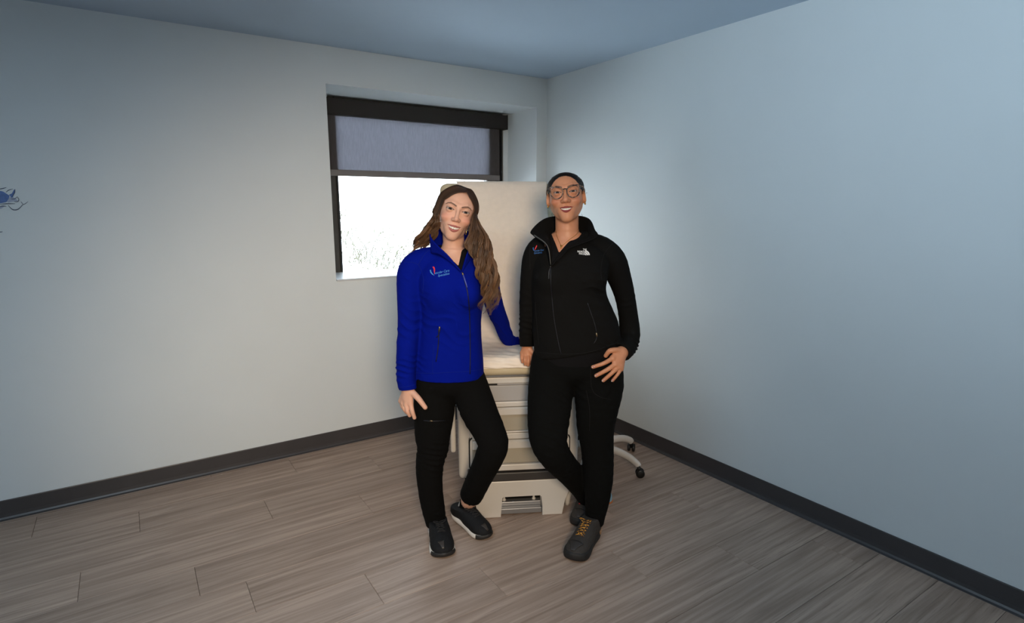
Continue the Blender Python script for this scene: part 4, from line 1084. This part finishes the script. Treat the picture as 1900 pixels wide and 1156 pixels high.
def push_out(strands, S, gap, upto=1.0):
    """keep hair strands from sinking below a surface"""
    L_ = [max(2, int(len(st_[0])*upto)) for st_ in strands]; X = np.vstack([st_[0][:l] for st_, l in zip(strands, L_)])
    for _ in range(2):
        d = S.eval(X); m = d < gap
        if not m.any(): break
        X[m] += S.grad(X[m])*(gap-d[m])[:, None]
    i = 0
    for st_, l in zip(strands, L_): st_[0][:l] = X[i:i+l]; i += l
def skull(H, x, y, k=1.09):
    top = H.kw.get('top', .088); u = 1-(x/(.0735*k))**2-((y-.018)/(.096*k))**2
    return H.w((x, y, .028+(top-.028)*k*math.sqrt(max(u, .0))+.002))
hr = random.Random(11); strands = []
hairline = {-1: [(.0160, -.070, .079), (-.020, -.072, .066), (-.044, -.067, .040), (-.058, -.046, .002), (-.067, -.026, -.038)], 1: [(.0175, -.070, .079), (.031, -.069, .063), (.047, -.062, .040), (.0575, -.046, .012), (.064, -.030, -.025)]}
crown = {-1: [(.0165, .0, .097), (-.030, .002, .094), (-.076, .004, .052), (-.087, .006, .0), (-.088, .010, -.038)], 1: [(.0175, .0, .097), (.045, .002, .090), (.078, .004, .050), (.086, .006, .006), (.086, .010, -.030)]}
rear = {-1: [(.0165, .070, .080), (-.030, .085, .072), (-.066, .085, .040), (-.080, .075, .0), (-.082, .070, -.038)], 1: [(.0175, .070, .080), (.045, .085, .070), (.068, .085, .040), (.080, .075, .0), (.082, .070, -.030)]}
wayR = [(882, 411, 2.51, 6, .025), (884, 428, 2.49, 12, .028), (886, 448, 2.46, 17, .028), (892, 470, 2.445, 17, .026), (900, 495, 2.435, 14, .024), (907, 520, 2.435, 13, .022), (909, 545, 2.44, 12, .02), (906, 568, 2.445, 10, .016), (901, 592, 2.45, 6, .01)]
wayL = [(807, 410, 2.515, 7, .025), (800, 424, 2.535, 12, .028), (793, 438, 2.55, 14, .025), (783, 452, 2.58, 12, .02), (772, 465, 2.60, 9, .016), (760, 480, 2.615, 6, .01)]
wayB = [(846, 415, 2.665, 36, .02), (846, 440, 2.66, 36, .02), (850, 462, 2.66, 34, .02), (856, 485, 2.67, 30, .02)]
def locks(side, way, nlock, per, amp, freq, f0, f1, rad, dark=1.0, spread=.20, start=.42):
    for L_ in range(nlock):
        f = f0+(f1-f0)*(L_+.5)/nlock; ph = hr.uniform(0, 6.28); fr = freq*hr.uniform(.85, 1.2); am = amp*hr.uniform(.7, 1.3); sa0 = hr.uniform(-.8, .8)*(1 if f > .25 else .35)-(.5 if f < .25 else 0); lt = hr.choice((.5, .7, .85, 1.0, 1.2));  endk = hr.uniform(.86, 1.0)
        for j in range(per):
            ff = f+hr.uniform(-.5, .5)*(f1-f0)/nlock*1.6; ff = max(0, ff); pts = []
            A_, B_, t = (hairline[side], crown[side], min(ff, 1)) if ff <= 1 else (crown[side], rear[side], min(ff-1, 1))
            for a, b in list(zip(A_, B_))[:5 if side < 0 else 4]:
                p = np.array(a)*(1-t)+np.array(b)*t
                if ff < 1: p = p*(1+.05*math.sin(math.pi*t)) ; 
                pts.append(HA.w(p))
            u = min(ff, 1.15)/1.15; ca = (1-2*u) if side < 0 else (-1+2*u)
            ca += hr.uniform(-1, 1)*spread; sa = max(-1, min(1, sa0+hr.uniform(-1, 1)*spread))
            for a, b, Y, hw, hd in way: pts.append(np.array(at(a+hw*ca, b, Y+hd*sa)))
            n = 46; P = spline(pts, n); s = np.linspace(0, 1, n)
            keep = max(20, int(n*endk*hr.uniform(.93, 1))); P = P[:keep]; s = s[:keep]
            A = am*(.6*sstep(s, start, start+.2)+.4*sstep(s, .5, .95)); p2 = ph+hr.uniform(-.25, .25); w_ = 2*math.pi*fr*s**1.15
            P[:, 0] += A*np.sin(w_+p2); P[:, 1] += A*.8*np.cos(w_+p2); P[:, 2] += .35*A*np.sin(w_*1.0+p2+1)
            e = np.linspace(0, 1, keep); r = rad*hr.uniform(.75, 1.25)*np.clip(1.08-sstep(e, .7, 1.0), .12, 1)*np.clip(.5+s*6, 0, 1)
            tone = lt*hr.uniform(.75, 1.2)*dark; tip = hr.uniform(.6, 1.1)
            strands.append((P, r, lin(60, 40, 28)*tone, lin(132, 97, 68)*tone*tip))
locks(1, wayR, 26, 28, .0165, 4.6, 0.0, 1.3, .0013, start=.34); locks(-1, wayL, 24, 26, .013, 3.6, 0.0, 1.3, .0013, start=.36)
locks(1, wayB, 10, 13, .004, 3, 1.0, 2.0, .0028, .55); locks(-1, wayB, 10, 13, .004, 3, 1.0, 2.0, .0028, .55)  # back locks coloured darker, shading behind the neck put into the hair tone
S = Sdf(); S.ell(HA.w((0, .020, .028)), np.array((.0755, .0985, .0645))*HA.s, .01, 'u', HA.R); S.ell(HA.w((0, .045, -.03)), np.array((.072, .070, .075))*HA.s, .02, 'u', HA.R)
S.ell(HA.w((.0, -.098, -.03)), np.array((.078, .092, .108))*HA.s, .004, 's', HA.R)
push_out(strands, SA, .004, .5)
cap = finish('hair', S, .004, M_hairA, PA, baseA, lambda V: .0008*perlin(V*120)); set_col(cap.data, np.tile(lin(58, 39, 28), (len(cap.data.vertices), 1)))
tag(cap, 'long wavy brown hair'); tag(strand_mesh('hair_locks', strands, M_hairA, cap, baseA), kind='stuff')
e0 = np.array(at(866, 424, 2.50)); tube('earring', [e0-baseA, np.array(at(865.5, 430, 2.498))-baseA, np.array(at(864.5, 436, 2.497))-baseA], [.001, .0016, .0032], M_gold, PA, 6)
# ------------------------------------------------------------------ person in the black jacket
baseB = np.array((.26, 2.53, 0.0))
RHb = dict(yaw=-7, pitch=-5, roll=-5, s=1.03)
_t = Head((0, 0, 0), **RHb); cB = np.array(at(1048.5, 356, 2.445))-_t.w((0, -.087, 0))
HB = Head(cB, top=.083, ez=.72, open=.72, jaw=1.06, nose=1.15, tip=.0115, **RHb)
SB = Sdf()
neckB = [HB.w((0, .025, -.060)), np.array(at(1052, 425, 2.535)), np.array(at(1052, 455, 2.55))]
torsoB = [(662, 992, 1144, 2.55, .132), (635, 990, 1151, 2.55, .14), (600, 988, 1147, 2.55, .14), (572, 988, 1136, 2.545, .135), (540, 986, 1124, 2.54, .13), (510, 986, 1127, 2.54, .132), (480, 990, 1130, 2.545, .118), (455, 1005, 1108, 2.55, .095), (436, 1022, 1084, 2.555, .065)]
armRB = limb([(1018, 455, 2.555, 42), (1001, 463, 2.55, 46), (990, 482, 2.55, 42), (984, 515, 2.555, 37), (980, 550, 2.565, 32), (977.5, 590, 2.585, 28), (977, 620, 2.61, 27), (978, 643, 2.635, 27)])
armLB = limb([(1090, 453, 2.555, 44), (1116, 464, 2.56, 50), (1136, 485, 2.565, 52), (1150, 518, 2.575, 43), (1160, 552, 2.59, 37), (1166, 588, 2.61, 36), (1168, 620, 2.605, 39), (1165, 640, 2.555, 37), (1156, 653, 2.47, 34)])
legRB = limb([(1027, 670, 2.55, 82), (1023, 710, 2.53, 84), (1020, 750, 2.50, 82), (1017, 790, 2.46, 76), (1019, 822, 2.43, 68), (1032, 848, 2.46, 58), (1054, 873, 2.55, 50), (1078, 901, 2.65, 45), (1094, 926, 2.72, 40)])
legLB = limb([(1104, 670, 2.55, 98), (1110, 710, 2.54, 94), (1108, 750, 2.53, 82), (1105, 790, 2.53, 70), (1108, 830, 2.53, 61), (1110, 870, 2.53, 57), (1110, 900, 2.535, 52), (1108, 930, 2.54, 45), (1104, 958, 2.54, 37), (1103, 972, 2.54, 33)])
SB.loft(lrows(torsoB, .016), .01); SB.tube(neckB, [.050, .050, .066], .03)
for P_ in (armRB, armLB): SB.tube(P_[0], half(P_[1], .64), .02, n=20); SB.tube(P_[0][:3], half(P_[1][:3], .75), .03)
SB.ell(at(1066, 678, 2.55), (.165, .11, .09), .03)
for P_ in (legRB, legLB): SB.tube(P_[0], half(P_[1], .75), .03, n=22)
SB.tube([legLB[0][-1], at(1100, 985, 2.53)], [.034, .03], .01); SB.tube([legRB[0][-1], at(1098, 945, 2.76)], [.034, .03], .01)
HB.build(SB)
hb = 2.405
hand(SB, at(1153, 654, 2.455), [[at(1136.5, 665, 2.418), at(1120.5, 674, hb-.008), at(1100, 681, hb)], [at(1141, 676, 2.412), at(1126.5, 686, hb-.010), at(1106, 697, hb)], [at(1147, 681, 2.416), at(1136, 691.5, hb-.008), at(1119.5, 706, hb)], [at(1151.5, 684, 2.424), at(1147, 693, hb+.002), at(1136.5, 706, hb+.004)]],
     [at(1146, 650, 2.440), at(1137, 650, 2.425), at(1130, 652, 2.425), at(1124, 660, 2.435)], [.0096, .0100, .0095, .0082], .0138, .003)
hand(SB, at(978, 644, 2.635), [[at(986, 657, 2.625), at(987, 667, 2.605), at(985.5, 676, 2.607)], [at(980, 659, 2.618), at(980.5, 669, 2.598), at(980, 677.5, 2.602)], [at(974, 658, 2.622), at(974, 668, 2.602), at(974.5, 676, 2.606)], [at(968.5, 655, 2.632), at(968, 664, 2.613), at(969.5, 672, 2.615)]],
     [at(984, 649, 2.622), at(990, 656, 2.61), at(993, 664, 2.612)], [.0086, .0088, .0084, .0076], .0105, .002)
V, F = SB.mesh(.0044)
faceB = lambda C: (lambda L: (np.abs(L[:, 0]) < .085) & (L[:, 1] < .04) & (L[:, 2] > -.13) & (L[:, 2] < .085))(HB.loc(C))
innerB = lambda C: (lambda L: (np.abs(L[:, 0]) < .056) & (L[:, 1] < -.04) & (L[:, 2] > -.098) & (L[:, 2] < .035))(HB.loc(C))
handB = lambda C: (np.linalg.norm(C-np.array(at(1130, 678, 2.42)), axis=1) < .10) | (np.linalg.norm(C-np.array(at(978, 660, 2.615)), axis=1) < .07)
me = refine(V, F, lambda C: faceB(C) | handB(C)); me = refine(None, me, innerB)
V = get_v(me); m = faceB(V) | handB(V); V[m] = SB.project(V[m], 3); set_v(me, V)
me = refine(None, me, lambda C: (lambda L: (np.abs(L[:, 0]) < .05) & (L[:, 1] < -.05) & (L[:, 2] > -.094) & (L[:, 2] < .012))(HB.loc(C)))
V = get_v(me); m = innerB(V); V[m] = SB.project(V[m], 2)
set_col(me, HB.colour(V, lin(202, 138, 102), lin(138, 50, 52), lin(40, 26, 20), lin(176, 92, 68), bz=.001, browthick=.0026)); set_v(me, V-baseB); me.name = 'person'
PB = link('person', me, M_skinB, None, True); PB.location = baseB
tag(PB, 'person in glasses and a black zip jacket with slicked-back dark hair, hand on hip pocket', 'person')
make_eyes(HB, PB, baseB, lin(46, 34, 28)); make_teeth(HB, PB, baseB, .8)
# nails
M_nail = mat('nail_pink', srgb(222, 160, 155), .2); M_tip = mat('nail_tip', srgb(240, 232, 225), .2)
for (a, b, c) in ((at(1104, 679.5, hb-.009), at(1100, 681.3, hb-.008), at(1098.3, 682.2, hb-.006)), (at(1109.5, 694.5, hb-.009), at(1105.5, 697, hb-.008), at(1103.8, 698.2, hb-.006)), (at(1122, 703, hb-.009), at(1118.8, 706, hb-.008), at(1117.2, 707.6, hb-.006)), (at(1138.5, 703, hb-.006), at(1136, 706.4, hb-.005), at(1134.8, 708, hb-.003))):
    nail = tube('nail', [np.array(a)-baseB, np.array(b)-baseB], [.0050, .0048], M_nail, PB, 8, .45); tube('nail_tip', [np.array(b)-baseB, np.array(c)-baseB], [.0048, .0030], M_tip, nail, 8, .45)
# trousers
S = Sdf(); S.ell(at(1066, 676, 2.55), (.183, .128, .09), .02)
for P_ in (legRB, legLB): S.tube(P_[0], P_[1], .02, n=26)
cut_plane(S, at(1103, 973, 2.54), (.1, 0, -1), .09); cut_plane(S, at(1094, 928, 2.725), np.array(legRB[0][-1])-np.array(legRB[0][-2]), .08)
def dispB(V):
    d = .0022*perlin(V*np.array((14, 14, 20)))+.001*perlin(V*40)
    return d+folds(V, [(at(1030, 800, 2.38), .10, (.5, 0, 1), .032, .003), (at(1035, 760, 2.42), .08, (.4, 0, 1), .028, .0022), (at(1108, 870, 2.47), .10, (.3, 0, 1), .045, .003), (at(1105, 950, 2.5), .06, (.2, 0, 1), .03, .003), (at(1062, 740, 2.44), .08, (.7, 0, .8), .032, .003), (at(1130, 720, 2.44), .07, (-.5, 0, .9), .04, .003)])
TRB = finish('trousers', S, .005, M_trouB, PB, baseB, dispB)
bvT = Bvh([(TRB, baseB)])
for pts in ([(1096, 660), (1096, 690), (1098, 720), (1110, 735), (1135, 742)], [(1088, 725), (1094, 760), (1094, 800)]): ribbon_px('pocket_seam', pts, .0014, M_jetseam, TRB, bvT, baseB, 16, 0)
S = Sdf(); S.tube([at(1104, 966, 2.535), at(1103, 984, 2.525)], [.033, .034], .01)
tag(finish('sock', S, .004, mat('patterned_sock', srgb(168, 130, 95), .9, noise=.6, nscale=120), PB, baseB), 'patterned tan ankle sock')
make_shoe(PB, baseB, (.398, 2.565), (.262, 2.312), 0, 'hiker_orange', .054); make_shoe(PB, baseB, (.412, 2.84), (.320, 2.59), 0, 'hiker_red', .049)
# scrub top under the jacket
S = Sdf(); S.loft([(at(1066, 669, 2.55).z, at(1066, 669, 2.55).x, 2.55, .160, .124)]+lrows(torsoB[1:], .007), .01); S.tube([armRB[0][0], at(1052, 447, 2.56), armLB[0][0]], [.042, .058, .044], .02)
S.tube(neckB[1:], .056, .01, 's'); cut_tri(S, ((1038, 470), (1016, 405), (1092, 410)), 2.44, 2.3, 2.56)
finish('scrub_top', S, .004, M_shirt, PB, baseB)
# jacket
S = Sdf(); S.loft(lrows(torsoB), .01)
S.tube([armRB[0][0], at(1052, 446, 2.565), armLB[0][0]], [armRB[1][0], .052, armLB[1][0]], .025)
for P_ in (armRB, armLB): S.tube(P_[0], P_[1], .010, n=26)
S.ell(at(1028, 515, 2.455), (.07, .055, .065), .03); S.ell(at(1092, 515, 2.455), (.07, .055, .065), .03)
cut_plane(S, at(978, 643, 2.635), (0, -.2, -1), .05); cut_plane(S, at(1154.5, 655, 2.462), np.array(armLB[0][-1])-np.array(armLB[0][-2]), .06)
S.tube([neckB[0], neckB[1], np.array(at(1052, 440, 2.54))], .062, .006, 's'); cut_tri(S, ((1022, 496), (1000, 405), (1110, 415)), 2.42, 2.25, 2.55)
cut_plane(S, at(1056, 663, 2.42), (.20, 0, -1), .24)
def dispJB(V):
    d = .0022*perlin(V*np.array((9, 9, 12)))+.0006*perlin(V*60)
    return d+folds(V, [(at(1115, 540, 2.45), .08, (.2, 0, 1), .034, .0045), (at(1095, 575, 2.42), .10, (.45, 0, .9), .045, .003), (at(1180, 575, 2.56), .07, (-.1, 0, 1), .03, .003), (at(1172, 640, 2.54), .05, (.6, .2, .8), .022, .0055), (at(976, 610, 2.57), .07, (.1, 0, 1), .026, .003), (at(977, 560, 2.54), .06, (.3, 0, 1), .03, .002),
                       (at(1125, 640, 2.44), .08, (.35, 0, .9), .03, .003), (at(1020, 640, 2.43), .08, (.2, 0, 1), .05, .0015), (at(1060, 500, 2.4), .07, (.4, 0, .9), .05, .002)])
JB = finish('jacket', S, .0044, M_jet, PB, baseB, dispJB); tag(JB, 'black zip jacket with open collar')
bvB = Bvh([(JB, baseB)])
strip('collar', [q(1022.5, 494, 2.412), q(1024, 468, 2.43), q(1020, 448, 2.45), q(1018, 442, 2.49), q(1026, 438, 2.56), q(1054, 436, 2.60), q(1082, 438, 2.57), q(1090, 442, 2.50), q(1075, 449, 2.455), q(1047, 464, 2.43), q(1023, 494, 2.412)],
      [q(1021.5, 493, 2.406), q(1015, 457, 2.415), q(990, 437, 2.44), q(986, 427, 2.49), q(1012, 405, 2.57), q(1054, 400, 2.625), q(1090, 404, 2.58), q(1103, 425, 2.50), q(1106, 441, 2.45), q(1050, 464, 2.415), q(1024, 493, 2.406)], M_jet, JB, baseB, 80, 9, thick=.0045)
ribbon_px('zip', [(1022, 494), (1022, 520), (1024, 550), (1028, 590), (1034, 625), (1041, 657)], .0022, M_zip, JB, bvB, baseB, 40, .0004)
ribbon_px('zip_pull', [(1022, 494), (1019, 504), (1018.5, 517)], [.0026, .002, .0024], mat('zip_pull_grey', srgb(60, 60, 62), .4), JB, bvB, baseB, 3, .003)
ribbon_px('zip_pull', [(1022.5, 491), (1021.5, 496)], .0034, mat('gunmetal', srgb(84, 82, 78), .45, .7), JB, bvB, baseB, 3, .003)
strip('lapel_zip', [q(1021.5, 492, 2.402), q(1014.5, 456.5, 2.411), q(989.5, 436.5, 2.437)], [q(1022.5, 492, 2.402), q(1016, 455.5, 2.410), q(991.5, 435, 2.436)], MATS['gunmetal'], JB, baseB, 30, 3, thick=.002)
ribbon_px('pocket_zip', [(1090, 562), (1096, 580), (1103, 600), (1107, 618)], .0022, M_zip, JB, bvB, baseB, 14, .0006)
ribbon_px('zip_pull', [(1106, 617), (1107, 624)], .0034, M_brass, JB, bvB, baseB, 3, .003); ribbon_px('pull_cord', [(1107, 624), (1105, 631), (1101, 637)], .0018, M_zip, JB, bvB, baseB, 6, .004)
for pts in ([(1139, 449), (1122, 470), (1115, 500), (1118, 530)], [(983, 440), (983, 470), (984, 502)], [(995, 653), (1040, 657), (1090, 654), (1145, 636)], [(1146, 641), (1155, 653), (1163, 668)], [(1000, 640), (996, 600), (993, 560)]): ribbon_px('seam', pts, .0013, M_jetseam, JB, bvB, baseB, 24, 0)
M_w = mat('thread_white', srgb(236, 234, 230), .7); M_lb2 = mat('thread_blue_dark', srgb(48, 104, 170), .7)
text_px('logo_text', 'ascular Care', (992.0, 467.0), (3.35, -.30), (.8, -5.0), M_lb2, JB, bvB, baseB, .005); text_px('logo_text', 'Specialists', (990.8, 471.0), (3.75, -.2), (.8, -4.7), M_lb2, JB, bvB, baseB, .005)
poly_px('logo_stroke', [(995, 456), (996.3, 455), (996.5, 457.5), (994.5, 461), (992.2, 464.8), (992.6, 461.5)], M_lred, JB, bvB, baseB); poly_px('logo_stroke', [(988.6, 460), (990.4, 459), (990.4, 462.5), (992.2, 466), (989.6, 464.5)], M_lb2, JB, bvB, baseB)
text_px('badge_text', 'THE', (1081.5, 464.6), (3.7, .3), (-.1, -4.6), M_w, JB, bvB, baseB, .03); text_px('badge_text', 'NORTH', (1071.3, 468.2), (4.1, .3), (-.1, -4.6), M_w, JB, bvB, baseB, .03); text_px('badge_text', 'FACE', (1074.2, 472.2), (4.6, .3), (-.1, -4.6), M_w, JB, bvB, baseB, .03)
def arc(cx, cy, r0, r1, a0, a1, n=10):
    A = [(cx+r1*math.cos(math.radians(a)), cy-r1*math.sin(math.radians(a))) for a in np.linspace(a0, a1, n)]; B = [(cx+r0*math.cos(math.radians(a)), cy-r0*math.sin(math.radians(a))) for a in np.linspace(a1, a0, n)]; return A+B
for r0, r1 in ((6.6, 9.0), (3.6, 5.9), (.8, 2.9)): poly_px('badge_dome', arc(1085.2, 473.8, r0, r1, 2, 88), M_w, JB, bvB, baseB)

# hair: tight cap, knot at the nape and a few loose curls
S = Sdf(); tp = .083
S.ell(HB.w((0, .020, .028)), np.array((.0770, .0995, tp-.028+.0045))*HB.s, .01, 'u', HB.R); S.ell(HB.w((0, -.028, .022)), np.array((.067, .0575, .0620))*HB.s, .012, 'u', HB.R); S.ell(HB.w((0, .045, -.02)), np.array((.070, .066, .06))*HB.s, .02, 'u', HB.R); S.ell(HB.w((0, .115, -.03)), np.array((.032, .03, .03))*HB.s, .01, 'u', HB.R)
S.ell(HB.w((0, -.098, -.032)), np.array((.076, .080, .106))*HB.s, .002, 's', HB.R)
for qd in (-1, 1): S.ell(HB.w((qd*.075, .010, -.035)), np.array((.022, .028, .042))*HB.s, .004, 's', HB.R)
hB = finish('hair', S, .0028, M_hairB, PB, baseB, lambda V: .0007*np.sin(perlin(HB.loc(V)*np.array((90, 18, 60)))*9)); set_col(hB.data, np.tile(lin(20, 16, 15), (len(hB.data.vertices), 1))); tag(hB, 'dark hair combed tightly back')
st = []
hlB = [(-.070, -.018, -.006), (-.0635, -.040, .024), (-.054, -.056, .046), (-.036, -.067, .0655), (-.012, -.0715, .0735), (.012, -.0715, .0735), (.036, -.067, .0655), (.054, -.056, .046), (.0635, -.040, .024), (.070, -.018, -.006)]
HLS = spline(hlB, 200)
for i in range(420):      # fine combed strands back from the hairline
    p = HLS[hr.randrange(200)]; y0 = p[1]+hr.uniform(-.002, .009); pts = [HB.w(p*np.array((1, 1, 1.0))+np.array((0, y0-p[1], 0))*.6)]
    for t in np.linspace(.15, 1, 6):
        x = p[0]*(1+.10*t); yy = y0+.10*t; u = 1-(x/.0785)**2-((yy-.018)/.101)**2
        zt = .028+(tp-.028+.0065)*math.sqrt(max(u, 0)); zl = p[2]+.012*t
        pts.append(HB.w((math.copysign(min(abs(x), .078), x), yy, zt if p[2] > .05 else zl if abs(x) > .06 else .5*(zt+zl))))
    st.append((spline(pts, 14), .0010*np.linspace(.25, 1, 14), lin(40, 28, 22)*hr.uniform(.6, 1.3), lin(22, 17, 15)))
for a, b in (((1027, 395), (1023, 400)), ((1028, 397), (1024, 403)), ((1079, 397), (1082, 403)), ((1087, 360), (1090, 358))):
    st.append((spline([np.array(at(a[0], a[1], 2.54)), np.array(at((a[0]+b[0])/2-.8, (a[1]+b[1])/2-1.5, 2.535)), np.array(at(b[0], b[1], 2.53))], 10), .0005, lin(24, 18, 16), lin(24, 18, 16)))
for kq in range(len(st)):
    P, r, c0, c1 = st[kq]; st[kq] = (P, np.full(len(P), r) if np.isscalar(r) else r, c0, c1)
push_out(st[:420], S, .0005, 1.0)
tag(strand_mesh('hair_strands', st, M_hairB, hB, baseB), kind='stuff')
# glasses
def tortoise():
    m = mat('tortoiseshell', srgb(30, 22, 18), .2, spec=.6); N = m.node_tree.nodes; L = m.node_tree.links; b = N['Principled BSDF']
    n = N.new('ShaderNodeTexNoise'); n.inputs['Scale'].default_value = 110; tc = N.new('ShaderNodeTexCoord'); L.new(tc.outputs['Object'], n.inputs['Vector'])
    cr = N.new('ShaderNodeValToRGB'); cr.color_ramp.elements[0].color = srgb(16, 13, 14); cr.color_ramp.elements[0].position = .48; cr.color_ramp.elements[1].color = srgb(150, 120, 96); cr.color_ramp.elements[1].position = .66
    L.new(n.outputs['Fac'], cr.inputs['Fac']); L.new(cr.outputs[0], b.inputs['Base Color']); return m
M_tort = tortoise()
GL = empty('glasses'); GL.parent = PB
lens_old = [(-.0255, .006), (-.021, .016), (-.010, .0215), (.006, .0245), (.020, .0245), (.0285, .0205), (.0285, .008), (.0245, -.008), (.014, -.021), (.001, -.0245), (-.013, -.021), (-.022, -.009)]
lens = [(-.0250, .004), (-.0215, .013), (-.012, .0185), (.003, .0225), (.018, .0245), (.0290, .0225), (.0275, .008), (.0230, -.009), (.0125, -.0205), (-.001, -.0240), (-.0145, -.0195), (-.0230, -.008)]
M_lens = clear_glass('lens_glass', .02)
for qd in (-1, 1):
    O = spline(lens+[lens[0]], 40); P = [HB.w((qd*(.0325+u), -.1035+.012*((.0325+u)/.06)**2, -.002+v))-baseB for u, v in O]
    rim = tube('rim', P, .0020, M_tort, GL, 8)
    from_data('lens', P[:-1]+[np.mean(P[:-1], 0)], [(i, (i+1) % 39, 39) for i in range(39)], M_lens, rim, True)
    tube('temple', [HB.w((qd*.0605, -.0915, .0165))-baseB, HB.w((qd*.072, -.075, .0155))-baseB, HB.w((qd*.0785, -.03, .008))-baseB, HB.w((qd*.079, .012, .002))-baseB], [.0035, .0032, .0026, .002], M_tort, GL, 8)
tube('bridge', [HB.w((-.0085, -.1035, .008))-baseB, HB.w((0, -.1055, .0105))-baseB, HB.w((.0085, -.1035, .008))-baseB], .0022, M_tort, GL, 8)
for qd in (-1, 1):
    er = empty('earring'); er.parent = PB
    c = HB.w((qd*.0775, .004, -.046))-baseB; lathe('stud', [(0, .004), (.003, .003), (.004, 0), (.003, -.003), (0, -.004)], M_gold, er, 10, c)
    c = HB.w((qd*.0775, .000, -.037))-baseB; lathe('stud', [(0, .0025), (.002, .002), (.0026, 0), (.002, -.002), (0, -.0025)], M_gold, er, 10, c)
# necklace laid on the chest
bvS = Bvh([(PB, baseB)])
NK = empty('necklace'); NK.parent = PB
for pts in ([(1031, 424), (1033, 436), (1037, 447), (1041, 456)], [(1078, 420), (1070, 434), (1056, 445), (1048, 452), (1042, 457)]):
    ribbon_px('chain', pts, .0009, M_gold, NK, bvS, baseB, 20, .0012)
ribbon_px('pendant', [(1041.5, 456), (1041, 461)], .0028, M_gold, NK, bvS, baseB, 4, .003); ribbon_px('pendant', [(1040, 455.5), (1044, 456.5)], .002, M_gold, NK, bvS, baseB, 3, .003)
